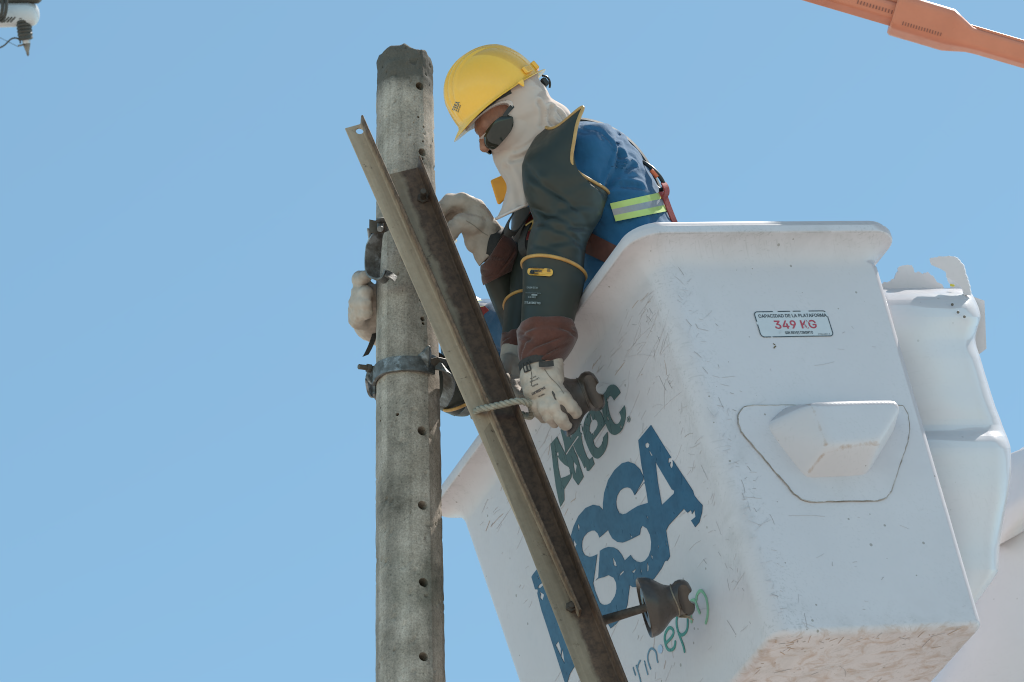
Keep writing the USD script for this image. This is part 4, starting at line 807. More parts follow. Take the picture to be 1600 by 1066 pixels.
obj('tie_wire', cat_(ring_tube(ringp, .0022, 8), tube(tail, .0022, 8, 16), tube([p + cv([.003, .004, -.003]) for p in tail[:-1]], .002, 8, 16)), wire_m, ins)
hb = at(868, 634, .155); hdr = unit(cv([.86, .34, .06]))
ins2, d2_, g2_, s2_ = insulator('pin_insulator', 'brown porcelain insulator held in the lowered white glove', hb, hdr, cv([.1, .1, 1.0]), R=.088)
obj('tie_wire', ring_tube(hb + d2_ * .0785 + (np.cos(a)[:, None] * g2_ + np.sin(a)[:, None] * s2_) * (.088 * .5 + .0026), .0016, 8), porc_in, ins2)

# ---------------------------------------------------------------- rope round the two angles
rope_m = M('grey_rope', (.33, .30, .24), (.22, .20, .155), scale=70, rough=.95, bump=.001, bscale=300)
def rope(name, label, P, R, pitch, closed=True):
    C = np.array(P); C = spline(np.vstack([C, C[:1]]) if closed else C, 400, 'cubic'); L = np.r_[0, np.cumsum(np.linalg.norm(np.diff(C, axis=0), axis=1))]
    T, N, B = frames(C); x = thing(name, label, 'rope', C[0])
    for k in range(3):
        ph = L / pitch * 2 * np.pi + k * 2 * np.pi / 3
        obj('strand', tube(C + R * .55 * (np.cos(ph)[:, None] * N + np.sin(ph)[:, None] * B), R * .62, 8), rope_m, x, smooth=True)
w0 = beam_w(640)
rp = [at(742, 646, w0 - .03), at(748, 640, w0 - .045), at(762, 637, w0 - .066), at(778, 633.5, w0 - .076), at(795, 629.5, w0 - .09), at(812, 627, w0 - .097), at(824, 630, w0 - .085), at(831, 640, w0 - .05), at(829, 650, w0 - .01), at(815, 648, w0 + .03), at(790, 646, w0 + .03), at(762, 650, w0 + .03), at(745, 652, w0 + .01)]
rope('lashing_rope', 'twisted grey rope lashed round the two steel angles', rp, .0085, .045)

# ---------------------------------------------------------------- line workers: cloth, rubber and leather
skin = M('skin', (.34, .17, .11), (.27, .125, .08), scale=40, rough=.5, bump=.0006, bscale=300)
shirt_m = M('blue_drill', (.014, .088, .190), (.019, .104, .215), scale=14, rough=.9, bump=.0007, bscale=420, sheen=.25, spec=.25)
trouser_m = M('navy_drill', (.015, .05, .11), (.02, .06, .13), scale=14, rough=.9)
lime = M('lime_band', (.50, .62, .19), (.46, .57, .17), scale=30, rough=.75)
silver = M('silver_band', (.27, .26, .27), (.34, .33, .34), scale=20, rough=.42, metallic=.3)
rubber = M('dark_green_rubber', (.019, .022, .016), (.025, .028, .021), scale=7, rough=.46, bump=.0007, bscale=30, spec=.45, rvar=.1)
trim_m = M('rolled_tan_edge', (.50, .30, .10), (.38, .21, .075), scale=30, rough=.5)
hem_m = M('orange_hem', (.52, .29, .075), (.40, .20, .055), scale=30, rough=.5)
leather = M('pale_work_leather', (.47, .395, .33), (.355, .295, .24), scale=16, rough=.72, bump=.0012, bscale=90, col3=(.21, .165, .125), s3=6, lo3=.50, hi3=.78)
suede = M('rust_brown_suede', (.095, .030, .019), (.062, .020, .013), scale=25, rough=.95, bump=.001, bscale=220, sheen=.3)
webbing = M('black_webbing', (.022, .022, .021), (.035, .034, .032), scale=120, rough=.75, bump=.0006, bscale=500)
belt_m = M('brown_belt', (.12, .042, .030), (.09, .032, .024), scale=40, rough=.75)
hood_m = M('cream_hood', (.53, .43, .37), (.48, .385, .33), scale=9, rough=.92, bump=.0012, bscale=26, sheen=.2, spec=.2)
hem_white = M('hood_hem', (.56, .49, .45), rough=.9, bump=.0008, bscale=220)
helmet_m = M('yellow_helmet', (.87, .475, .06), (.84, .44, .05), scale=5, rough=.24, spec=.5, coat=.3, rvar=.08, col3=(.72, .47, .10), s3=5, lo3=.66, hi3=.85)
black_pl = M('black_plastic', (.018, .02, .02), rough=.4)
glove_ink = M('stamp_ink', (.05, .05, .06), rough=.8)
white_ink = M('white_print', (.34, .38, .38), (.26, .30, .30), scale=90, rough=.7)
label_y = M('orange_label', (.64, .36, .06), rough=.5)
lens_m = mat_raw('dark_lens', {'p': ('principled_bsdf', {'base_color': (.022, .023, .018), 'roughness': .05, 'specular_ior_level': .5})}, [])
red_web = M('red_webbing', (.36, .06, .055), (.28, .05, .05), scale=120, rough=.8, bump=.0006, bscale=500)
orange_pl = M('orange_plastic', (.72, .36, .03), (.62, .29, .03), scale=20, rough=.45)

def eye_rays(P): return np.repeat(EYEP[None], len(P), 0), unit(P - EYEP)
def project(mesh, P, lift):
    """points P moved along the line from the eye onto the mesh's surface, lifted towards the eye"""
    o, d = eye_rays(P); loc, ir, _ = mesh.ray.intersects_location(o, d, multiple_hits=False)
    out = np.array(P, float); hit = np.full(len(P), np.nan); hit[ir] = np.linalg.norm(loc - EYEP, axis=1)
    hit = np.where(np.isnan(hit), np.nanmedian(hit) if len(ir) else np.linalg.norm(P - EYEP, axis=1), hit)
    return EYEP + d * (hit - lift)[:, None]
def stamp(mesh, s, cpx, ang, h, width, mat, name, parent, bold=False, lift=.0012, shape=None):
    """print s on a curved surface: centre pixel, reading direction in degrees (picture, anticlockwise), cap height and width in pixels"""
    if shape is None:
        t = meshkit.text_mesh(s, 1.0, .06, bold)
    else: t = trimesh.creation.extrude_polygon(shape, .06, engine='earcut')
    t = t.subdivide() if shape is not None else t
    v = np.asarray(t.vertices); b = t.bounds; x = ((v[:, 0] - b[:, 0].mean()) / (b[1][0] - b[0][0])) * width; y = ((v[:, 1] - b[:, 1].mean()) / (b[1][1] - b[0][1])) * h
    a = math.radians(ang); P = at(cpx[0] + x * math.cos(a) - y * math.sin(a), cpx[1] - x * math.sin(a) - y * math.cos(a), .3)
    z = v[:, 2] / .06
    base_ = project(mesh, P, 0.0); dirs = unit(EYEP - base_)
    t2 = trimesh.Trimesh(base_ + dirs * (lift * (.25 + z))[:, None], t.faces, process=False)
    return obj(name, t2, mat, parent, smooth=False)
def tm(m): v, f, _ = meshkit.arrays(m); return trimesh.Trimesh(v, f, process=True)
def smooth_union(parts, length=.012, it=8):
    m = man(parts[0])
    for p in parts[1:]: m = m + man(p)
    t = tm(m.refine_to_length(length)); t.merge_vertices()
    return soften(t, it)
def wrinkle(t, amp, sc, seed, stretch=(1, 1, 1), ridged=True, mask=None):
    v = np.asarray(t.vertices); n = t.vertex_normals; q = v * np.array(stretch) * sc
    f = meshkit.fbm(q + meshkit.fbm(q * .7, 2, seed + 9)[:, None] * 1.2, 3, seed)
    d = (1 - 2 * abs(f - .5) * 2.2) if ridged else (f - .5) * 2
    d = d * amp * (1 if mask is None else mask(v))
    return trimesh.Trimesh(v + n * d[:, None], t.faces, process=False)
def cut_by_px(m, a, b, keep):
    """trim a solid by the plane through the eye and the pixels a, b; keep the side where pixel keep lies"""
    A, B, K = at(*a, 0.3), at(*b, 0.3), at(*keep, 0.3); n = unit(np.cross(A - EYEP, B - EYEP)); n = n if n @ (K - EYEP) > 0 else -n
    return m.trim_by_plane(n.tolist(), float(n @ EYEP))
def px_r(px, w): return px * (DIST + w) / FPX
def caps_sdf(chains, k):
    """chains: lists of (px, py, w, radius m); one smooth solid"""
    segs = []; allp = []
    for ch in chains:
        P = [at(*c_[:3]) for c_ in ch]; allp += [(p, c_[3]) for p, c_ in zip(P, ch)]
        for i in range(len(ch) - 1): segs.append((P[i], P[i + 1], ch[i][3], ch[i + 1][3]))
    lo = np.min([p - r for p, r in allp], 0) - .012; hi = np.max([p + r for p, r in allp], 0) + .012
    def f(x):
        d = None
        for a_, b_, ra, rb_ in segs:
            e = sd_cap(x, a_, b_, ra, rb_); d = e if d is None else smin(d, e, k)
        return d
    return f, lo, hi
def glove(chains, k=.007, h=.0035):
    f, lo, hi = caps_sdf(chains, k); t = snets(f, lo, hi, h)
    if t.volume < 0: t.invert()
    return soften(t, 6)
def double_wall(rings, th, nrm_sign=1):
    """an open sleeve: outer rings (first = open edge) plus an inner wall"""
    R = np.asarray(rings); C = R.mean(1, keepdims=True); d = unit(R - C); inner = R - d * th
    return loft(np.vstack([inner[::-1], R]), True, True)
def ring_px(L, Rr, w, dr, n=48, tl=.40):
    l, r = at(*L, w), at(*Rr, w); c, h = (l + r) / 2, (r - l) / 2; fw = unit(c - EYEP) - tl * cv([0, 1.0, 0]); D = unit(fw - h * (fw @ h) / (h @ h)) * dr
    a = np.linspace(0, 2 * np.pi, n, endpoint=False); return c + np.cos(a)[:, None] * h + np.sin(a)[:, None] * D
def ring_from(pts, n=48):
    """closed ring through (angle, px, py, w)"""
    pts = sorted(pts); A = np.array([p[0] for p in pts], float); P = at(*np.array([p[1:] for p in pts], float).T)
    A2 = np.r_[A, A[0] + 360]; P2 = np.vstack([P, P[:1]])
    return CubicSpline(A2, P2, bc_type='periodic')(np.linspace(0, 360, n, endpoint=False) + 0.0)
def ring_stack(rings, m):
    R = np.asarray(rings); t = np.r_[0, np.cumsum(np.linalg.norm(np.diff(R, axis=0), axis=2).mean(1))]; t /= t[-1]
    return PchipInterpolator(t, R, axis=0)(np.linspace(0, 1, m))
def creased(R, folds):
    uu, aa = np.meshgrid(np.linspace(0, 1, R.shape[0]), np.linspace(0, 2 * np.pi, R.shape[1], endpoint=False), indexing='ij'); fo = np.zeros_like(uu)
    for u0, a0, wa, wu, sl_, dp in folds:
        da = (aa - a0 + np.pi) % (2 * np.pi) - np.pi; d = uu - u0 - sl_ * da
        fo += np.exp(-(da / wa) ** 2) * (-dp * np.exp(-(d / wu) ** 2) + .6 * dp * np.exp(-((d - 2.0 * wu) / (1.2 * wu)) ** 2))
    return R + unit(R - R.mean(1, keepdims=True)) * fo[..., None]
def gauntlet_cuff(rows, name, mat, parent, seed, amp=.0012, m=44, power=2.0):
    t, R = pxtube(rows, n=72, m=m, power=power, tl=.4); q = np.random.default_rng(seed)
    R = creased(R, [(q.uniform(.15, .95), q.uniform(3.4, 6.0), q.uniform(.25, .6), q.uniform(.035, .07), q.uniform(-.5, .5), q.uniform(.5, 1) * amp) for _ in range(9)])
    a_ = np.linspace(0, 2 * np.pi, 72, endpoint=False); edge = np.exp(-np.linspace(0, 1, m) / .10)[:, None] * (.0035 * np.sin(5 * a_ + seed) + .002 * np.sin(9 * a_))[None]
    R = R + unit(R - R.mean(1, keepdims=True)) * edge[..., None]
    o = tm(double_wall(R, .003)); obj(name, o, mat, parent, smooth=50); return o

# ================================================================ first worker
person = thing('person', 'lineman in yellow hard hat and cream face hood leaning out over the bucket rim', 'person', bl(.33, .40, -BH + .03))
HW = .50
HF = unit(cv([-.78, -.54, -.32])); HU = cv([-.57, .82, .10]); HU = unit(HU - HF * (HU @ HF)); HS = np.cross(HU, HF)     # forward, up, left
HC = at(779.5, 158.5, HW); HD = HC - HU * .052 + HF * .000
def hp(f, s, u, o=HC): return o + HF * f + HS * s + HU * u

# one continuous body
def body_f(x):
    d = sd_ell(x, HD, HF, HS, HU, np.array([.092, .070, .110]))
    d = smin(d, sd_ell(x, hp(.022, 0, -.062, HD), HF, HS, HU, np.array([.046, .042, .040])), .03)           # jaw
    d = smin(d, sd_cap(x, hp(.088, 0, .010, HD), hp(.110, 0, -.030, HD), .009, .016), .014)                # nose
    d = smin(d, sd_cap(x, hp(.082, .03, .022, HD), hp(.082, -.03, .022, HD), .014, .014), .02)              # brow
    for s in (-1, 1):
        d = np.maximum(d, -(np.linalg.norm(x - hp(.098, s * .032, -.004, HD), axis=1) - .016)) if False else d
        d = smin(d, np.linalg.norm(x - hp(.080, s * .031, -.002, HD), axis=1) - .0135, .006)               # eyes
        d = smin(d, sd_ell(x, hp(-.008, s * .071, -.012, HD), HF, HS, HU, np.array([.018, .008, .030])), .008)   # ears
    d = smin(d, sd_cap(x, hp(.066, .018, -.062, HD), hp(.066, -.018, -.062, HD), .010, .010), .01)           # mouth
    pts = body_pts
    for a_, b_, ra, rb_, k in pts: d = smin(d, sd_cap(x, a_, b_, ra, rb_), k)
    return d
neck0, neck1 = hp(-.03, 0, -.08, HD), at(892, 236, .56)
shL, shR = at(915, 236, .49), at(905, 245, .72)
chest, belly, hip = at(930, 270, .56), at(985, 390, .52), bl(.36, .42, -.10)
body_pts = [(neck0, neck1, .055, .062, .03), (neck1, chest, .06, .095, .04), (chest, belly, .095, .11, .06), (belly, hip, .11, .13, .06), (shL, shR, .05, .05, .04),
            (shL, at(868, 385, .27), .045, .040, .03), (at(868, 385, .27), at(848, 560, .13), .042, .030, .02), (at(848, 560, .13), at(858, 612, .11), .03, .026, .02),
            (shR, at(842, 392, .63), .055, .043, .03), (at(842, 392, .63), at(810, 540, .42), .040, .028, .02), (at(810, 540, .42), at(801, 585, .35), .028, .024, .02)]
for s, y in ((-1, .30), (1, .54)):
    hj, kn, an = bl(.36, .42 + .09 * s, -.12), bl(.30, .42 + .11 * s, -.56), bl(.36, .42 + .12 * s, -1.0)
    body_pts += [(hip, hj, .14, .09, .05), (hj, kn, .085, .058, .04), (kn, an, .055, .042, .02), (an, bl(.22, .42 + .13 * s, -1.035), .042, .03, .02)]
allp = np.array([p for q in body_pts for p in q[:2]] + [HD + HU * .13, HD + HF * .13])
body = snets(body_f, allp.min(0) - .16, allp.max(0) + .16, .009)
if body.volume < 0: body.invert()
obj('body', body, skin, person, smooth=True)

# trousers and shirt
tr = []
for s in (-1, 1):
    hj, kn, an = bl(.36, .42 + .09 * s, -.12), bl(.30, .42 + .11 * s, -.56), bl(.36, .42 + .12 * s, -1.0)
    tr += [lathe(hj, kn - hj, [(-.12, .08), (0, .112), (.2, .10), (np.linalg.norm(kn - hj), .085)], 28), lathe(kn - unit(an - kn) * .03, an - kn, [(0, .07), (.03, .086), (.2, .078), (np.linalg.norm(an - kn) + .02, .078)], 28)]
trs = smooth_union(tr + [lathe(hip + (belly - hip) * .2, hip - belly, [(0, .15), (.1, .165), (.2, .15)], 32)], .02, 10)
obj('trousers', wrinkle(trs, .004, 12, 4, mask=None), trouser_m, person, smooth=60)
torso_rows = [(872, 206, 898, 189, .56, .05), (858, 214, 925, 193, .56, .12), (850, 230, 960, 206, .56, .16), (848, 250, 988, 228, .56, .18), (850, 272, 1010, 262, .555, .185), (860, 300, 1027, 294, .55, .185), (880, 328, 1037, 320, .54, .18), (900, 355, 1047, 345, .53, .175), (903, 385, 1062, 372, .52, .17), (902, 420, 1080, 405, .505, .165), (912, 460, 1100, 450, .49, .165), (955, 520, 1125, 510, .47, .16)]
torso, _ = pxtube(torso_rows, n=56, m=60, power=2.3)
arm_rows = [(888, 200, 950, 196, .47, .06), (876, 218, 962, 222, .45, .085), (866, 250, 960, 262, .43, .082), (858, 285, 945, 300, .39, .066), (850, 320, 930, 335, .33, .072), (842, 360, 908, 375, .29, .062), (836, 400, 900, 410, .25, .055)]
arm, _ = pxtube(arm_rows, n=40, m=40)
armR = tube([shR, at(850, 330, .68), at(832, 385, .66)], [.08, .065, .05], 24, 24)
shirt = smooth_union([torso, arm, armR], .011, 7)
def fold_mask(v): return np.ones(len(v))
shirt = wrinkle(shirt, .0060, 11, 21, stretch=(1, 1, .75)); shirt = wrinkle(shirt, .0028, 30, 33, stretch=(1, 1, .7))
# deep armpit fold and shoulder seam
sv = np.asarray(shirt.vertices); sn = shirt.vertex_normals
def crease(P, depth, wdt):
    C = spline(np.array([at(*p) for p in P]), 40); o, dd = eye_rays(C); loc, ir, _ = shirt.ray.intersects_location(o, dd, multiple_hits=False)
    from scipy.spatial import cKDTree
    if not len(loc): return 0
    k = cKDTree(loc).query(sv)[0]; return -depth * np.exp(-(k / wdt) ** 2) + depth * .6 * np.exp(-((k - 2 * wdt) / wdt) ** 2)
dz = crease([(947, 292, .4), (954, 280, .4), (965, 262, .4), (968, 240, .4)], .012, .008) + crease([(955, 288, .4), (975, 268, .4), (990, 258, .4)], .008, .007) + crease([(949, 296, .4), (975, 290, .4), (1000, 292, .4)], .007, .007) + crease([(905, 199, .4), (930, 203, .4), (946, 212, .4), (958, 228, .4)], .004, .004) + crease([(972, 205, .5), (964, 222, .5), (972, 245, .5)], .006, .007)
shirt.vertices = sv + sn * np.asarray(dz)[:, None]
sh = obj('work_shirt', shirt, shirt_m, person, smooth=60)
big, _ = pxtube([(a - 3, b, c_ + 3.5, d, e, f_ + .012) for a, b, c_, d, e, f_ in torso_rows], n=56, m=60, power=2.3)
bigm = man(wrinkle(tm(man(big).refine_to_length(.012)), .0028, 14, 21, ridged=False))
L0, L1, Rr0, Rr1 = (953, 318), (962, 346), (1030, 301), (1042, 330)
def lerp(a, b, t): return (a[0] + (b[0] - a[0]) * t, a[1] + (b[1] - a[1]) * t)
for nm_, t0, t1, mt_ in (('hi_vis_band', 0, .33, lime), ('reflective_band', .33, .67, silver), ('hi_vis_band', .67, 1, lime)):
    s_m = cut_by_px(bigm, lerp(L0, L1, t0), lerp(Rr0, Rr1, t0), (1000, 600)); s_m = cut_by_px(s_m, lerp(L0, L1, t1), lerp(Rr0, Rr1, t1), (1000, 100)); s_m = cut_by_px(s_m, L0, L1, (1100, 330))
    obj(nm_, s_m, mt_, sh, smooth=40)
bb = cut_by_px(cut_by_px(bigm, (900, 352), (1010, 408), (900, 700)), (890, 384), (1000, 436), (900, 100))
obj('waist_belt', bb, belt_m, person, smooth=40)

# hood
hood_rows = [(738, 168, 822, 110, HW, .07), (724, 188, 838, 116, HW, .086), (728, 200, 849, 134, HW, .092), (738, 213, 862, 157, HW, .094), (751, 223, 877, 166, HW + .01, .092), (764, 231, 890, 180, HW + .01, .088), (771, 246, 896, 205, HW + .01, .088), (781, 268, 892, 236, HW, .088), (790, 287, 884, 262, HW - .01, .088), (786, 315, 866, 290, HW - .02, .088), (777, 341, 846, 309, HW - .03, .090)]
def hood_disp(s, a, R):
    low = np.clip((s - .45) / .5, 0, 1)
    return .0045 * low * np.sin(5 * a + 9 * s) + .0022 * np.sin(3 * a - 14 * s)
hood, hr_ = pxtube(hood_rows, n=72, m=80, power=2.5, disp=hood_disp)
def head_hole(k=1.0):
    t = trimesh.creation.icosphere(4); v = np.asarray(t.vertices); c = hp(.074, 0, .018, HD)
    t.vertices = c + v[:, :1] * HF * (.066 * k + .001) + v[:, 1:2] * HS * .2 + v[:, 2:3] * HU * (.025 * k + .0008 * (k - 1)); return man(t)
def hood_head(g):
    out = None
    for c_, rr in ((HD, (.104 + g, .083 + g, .118 + g)), (hp(.022, 0, -.062, HD), (.060 + g, .057 + g, .055 + g))):
        t = trimesh.creation.icosphere(4); v = np.asarray(t.vertices); t.vertices = c_ + v[:, :1] * HF * rr[0] + v[:, 1:2] * HS * rr[1] + v[:, 2:3] * HU * rr[2]
        out = man(t) if out is None else out + man(t)
    return out
hd = soften(tm((man(hood) + hood_head(0)).refine_to_length(.007)), 10); hd.merge_vertices()
hd = wrinkle(hd, .0052, 13, 5, mask=lambda v: np.clip(((v - HD) @ -HF + .02) / .08, .15, 1)); hd.merge_vertices()
hv = np.asarray(hd.vertices); hn = hd.vertex_normals
from scipy.spatial import cKDTree
hz = np.zeros(len(hv))
for P, dp, wd in (([(800, 250), (830, 238), (855, 215), (872, 200)], .006, .007), ([(842, 160), (848, 178), (846, 196)], .005, .006), ([(862, 168), (858, 182), (866, 196)], .006, .006), ([(826, 262), (846, 244), (862, 224)], .005, .007), ([(790, 262), (806, 290), (812, 318)], .004, .008), ([(826, 270), (828, 300), (830, 330)], .005, .008), ([(872, 174), (880, 184), (884, 196)], .005, .005), ([(806, 236), (826, 226), (842, 212)], .003, .005)):
    C = spline(np.array([at(*p, .4) for p in P]), 40); o_, d_r = eye_rays(C); loc, _, _ = hd.ray.intersects_location(o_, d_r, multiple_hits=False)
    if len(loc):
        k = cKDTree(loc).query(hv)[0]; hz += -dp * np.exp(-(k / wd) ** 2) + .6 * dp * np.exp(-((k - 2 * wd) / wd) ** 2)
hd.vertices = hv + hn * hz[:, None]
hoodm = man(hd) - head_hole()
under = man(loft(np.asarray(hr_)[50:] + 0, True, True)) if False else None
hood_p = obj('face_hood', hoodm, hood_m, person, smooth=45)
hb_, _ = pxtube([(a - 1.2, b, c_ + 1.2, d, e, f_ + .0022) for a, b, c_, d, e, f_ in hood_rows], n=72, m=80, power=2.5, disp=hood_disp)
hemm = (man(hb_) + hood_head(.0028)) ^ (head_hole(1.17) - head_hole(.985))
obj('opening_hem', hemm, hem_white, hood_p, smooth=45)
bot = np.asarray(hr_)[-1]; obj('lower_hem', ring_tube(bot + (bot - bot.mean(0)) * .01, .0042, 8), hem_white, hood_p, smooth=True)

# sunglasses
def lens(s, th0, th1, u0, hmax, name, parent):
    n1, n2 = 22, 12; out = []
    for lift in (0, .0028):
        G = []
        for i in np.linspace(0, 1, n1):
            th = math.radians(th0 + (th1 - th0) * i); hh = hmax * max(1 - abs(2 * i - 1) ** 3.0, .02) ** .55
            uc = u0 - .010 * (1 - i) + .006 * i
            for j in np.linspace(-1, 1, n2):
                bulge = .006 * (1 - j * j)
                G.append(hp(.022 + (.083 + bulge + lift) * math.cos(th), s * (.084 + bulge + lift) * math.sin(th), uc + hh * j, HD))
        out.append(np.array(G))
    q = grid_faces(n1, n2, False); f = np.vstack([q[:, [0, 1, 2]], q[:, [0, 2, 3]]]); N = n1 * n2
    idx = np.arange(N).reshape(n1, n2); loop = np.r_[idx[:, 0], idx[-1, 1:], idx[-2::-1, -1], idx[0, -2:0:-1]]; l2 = np.roll(loop, -1)
    side = np.vstack([np.stack([loop, l2, l2 + N], 1), np.stack([loop, l2 + N, loop + N], 1)])
    t = trimesh.Trimesh(np.vstack(out), np.vstack([f[:, ::-1], f + N, side]), process=False)
    if t.volume < 0: t.invert()
    return obj(name, t, lens_m, parent, smooth=50)
gl = obj('sunglasses', tube([hp(.100, .010, -.016, HD), hp(.1035, 0, -.014, HD), hp(.100, -.010, -.016, HD)], .004, 8, 12), black_pl, person, smooth=True)
lens(1, 5, 86, -.022, .027, 'lens', gl); lens(-1, 7, 80, -.019, .026, 'lens', gl)
for s in (1, -1): obj('temple_arm', ribbon([hp(.045, s * .083, -.002, HD), hp(.03, s * .088, .004, HD), hp(.0, s * .089, .010, HD), hp(-.03, s * .086, .012, HD)], HU * .012, .004, 20), black_pl, gl, smooth=40)

# hard hat
HA, HB, HH, EX = .1335, .112, .150, 2.25
nt, nk = 144, 44
tt = np.linspace(0, 2 * np.pi, nt, endpoint=False)
def hat_pt(t, ph, grow=0.0):
    c, s = np.cos(t), np.sin(t); rr = max(math.cos(ph), 0) ** (2 / EX); zz = math.sin(ph) ** (2 / EX)
    f = (HA + grow) * c * rr - .002; sd = (HB + grow) * s * rr; u = (HH + grow) * zz
    x = np.abs(sd); cen = np.clip((f + .13) / .05, 0, 1) * np.clip((.142 - f) / .03, 0, 1)
    rib = .0075 * np.exp(-(x / .013) ** 6) + .0055 * np.exp(-((x - .027) / .0075) ** 4) + .0042 * np.exp(-((x - .047) / .006) ** 4)
    b = rib * cen * min(ph * 2.2, 1) * (1 - .0 * zz)
    return f, sd, u, b
rings_o = []
def hat_ring(f, sd, u): return HC + f[:, None] * HF + sd[:, None] * HS + (u[:, None] if np.ndim(u) else u) * HU
c_t = np.cos(tt)
def brim(k):                 # k 0 at the shell, 1 at the lip
    ext = .009 + .026 * np.clip(c_t, 0, 1) ** 5 + .012 * np.clip(-c_t, 0, 1) ** 8
    drop = -.016 * np.clip(c_t, 0, 1) ** 4 - .004 + .004 * np.clip(-c_t, 0, 1) ** 6
    r = 1.0; f = HA * c_t + ext * k * c_t - .002; sd = HB * np.sin(tt) + ext * k * np.sin(tt); return f, sd, drop * k ** 1.3
for k in (.96,): rings_o.append(hat_ring(HA * .93 * c_t - .002, HB * .93 * np.sin(tt), np.full(nt, .0)))
rings_i = [hat_ring(HA * .955 * c_t - .002, HB * .955 * np.sin(tt), np.full(nt, -.001))]
lipf, lips, lipu = brim(1.0)
under_r = [hat_ring(*(lambda q: (q[0], q[1], q[2] - .0032))(brim(k))) for k in (.05, .5, .97)]
lip = [hat_ring(lipf * 1.006, lips * 1.006, lipu - .0015)]
over = [hat_ring(*brim(k)) for k in (.99, .7, .4, .15)]
dome = []
for ph in np.linspace(.035, np.pi / 2 - .02, nk):
    f, sd, u, b = hat_pt(tt, ph); P = hat_ring(f, sd, np.full(nt, u)); nrm_ = unit(P - (HC + HU * .02)); dome.append(P + nrm_ * b[:, None])
inner = []
for ph in np.linspace(np.pi / 2 - .05, .02, 16):
    f, sd, u, b = hat_pt(tt, ph, -.004); inner.append(hat_ring(f, sd, np.full(nt, u)))
hat = loft(inner + under_r + lip + over + dome)
if hat.volume < 0: hat.invert()
hat_p = obj('hard_hat', hat, helmet_m, person, smooth=50)
def slot(t, u, sz):
    f, sd, uu, b = hat_pt(np.array([t]), math.asin((u / HH) ** (EX / 2))); p = hp(f[0], sd[0], u); n = unit(p - (HC + HU * .01)); tg = unit(np.cross(HU, n)); return box_axes(p + n * .002, tg, np.cross(n, tg), n, sz, .002)
obj('accessory_slot', slot(2.25, .017, (.034, .020, .010)), helmet_m, hat_p); obj('accessory_slot', slot(2.85, .020, (.040, .024, .012)), helmet_m, hat_p)
lug = hull_balls([hp(-.035, HB + .006, -.004), hp(-.046, HB + .004, -.004), hp(-.040, HB + .004, -.016)], .004)
obj('chin_strap_lug', lug, helmet_m, hat_p)
bnd = [HC + (np.cos(tt) * .118 - .004)[:, None] * HF + (np.sin(tt) * .097)[:, None] * HS + u * HU for u in (-.030, -.027, .015, .02)]
bandm = loft([HC + (np.cos(tt) * .112 - .004)[:, None] * HF + (np.sin(tt) * .091)[:, None] * HS + .02 * HU, HC + (np.cos(tt) * .112 - .004)[:, None] * HF + (np.sin(tt) * .091)[:, None] * HS - (.014 + .018 * np.clip(-np.cos(tt), -.3, 1))[:, None] * HU, HC + (np.cos(tt) * .118 - .004)[:, None] * HF + (np.sin(tt) * .097)[:, None] * HS - (.014 + .018 * np.clip(-np.cos(tt), -.3, 1))[:, None] * HU, bnd[3]])
obj('head_band', bandm, black_pl, hat_p, smooth=40)
obj('ratchet', box_axes(hp(-.128, .012, -.030), HS, HU, HF, (.05, .024, .016), .004), black_pl, hat_p)
obj('ratchet', tube([hp(-.132, .03, -.012), hp(-.142, .03, -.028), hp(-.136, .028, -.044), hp(-.130, .026, -.05)], .003, 8, 14), black_pl, hat_p, smooth=True)
hat_tm = tm(man(hat)) if False else hat
logo = M('hat_logo_ink', (.05, .12, .16), rough=.5)
stamp(hat_tm, 'ESSA', (712.5, 166), 68, 7.5, 15, logo, 'hat_logo', hat_p, bold=True, lift=.0009)
stamp(hat_tm, 'grupo epm', (717.5, 170), 68, 2.2, 12, logo, 'hat_logo', hat_p, lift=.0009)

# rubber sleeve on the near arm
top = ring_from([(0, 951, 306, .41), (25, 948, 282, .50), (60, 935, 240, .58), (90, 915, 202, .60), (120, 890, 183, .57), (150, 868, 189, .52), (178, 852, 197, .45), (203, 866, 200, .37), (226, 892, 181, .33), (248, 911, 169, .31), (262, 903, 190, .29), (276, 897, 220, .27), (292, 893, 252, .255), (309, 905, 271, .26), (330, 934, 288, .29), (347, 950, 300, .34)], 64)
r2 = ring_px((816, 262), (945, 322), .35, .115, 64); r1 = top * .58 + r2 * .42
ang64 = np.linspace(0, 2 * np.pi, 64, endpoint=False)
r1 = r1 + (at(824, 240, .4) - at(831, 240, .4)) * np.exp(-((ang64 - np.pi) / .7) ** 2)[:, None]
rs = [top, r1, r2, ring_px((818, 292), (940, 338), .325, .10, 64), ring_px((826, 318), (932, 352), .305, .092, 64), ring_px((834, 342), (922, 369), .29, .086, 64), ring_px((826, 372), (915, 390), .265, .083, 64), ring_px((823, 392), (913, 410), .25, .08, 64), ring_px((822, 424), (911, 440), .235, .074, 64)]
SR = ring_stack(rs, 70)
def dent(R, p, rad, depth):
    d = np.linalg.norm(R - project_ring(R, p), axis=2); C = R.mean(1, keepdims=True); return R - unit(R - C) * (depth * np.exp(-(d / rad) ** 2))[..., None]
def project_ring(R, p):
    flat = R.reshape(-1, 3); o = unit(flat - EYEP); tgt = unit(at(*p, .3) - EYEP); near = np.argsort(-(o @ tgt))[:8]; k = near[np.argmin(np.linalg.norm(flat[near] - EYEP, axis=1))]; return flat[k]
for p, rad, dep in (((858, 300), .035, .010), ((850, 330), .03, .012), ((868, 372), .03, .014), ((890, 385), .03, -.007), ((845, 360), .025, -.006), ((885, 350), .04, -.006), ((872, 250), .05, .008), ((842, 285), .02, -.008), ((905, 320), .04, .006)):
    SR = dent(SR, p, rad, dep)
uu, aa = np.meshgrid(np.linspace(0, 1, SR.shape[0]), ang64, indexing='ij')
fold = np.zeros_like(uu)
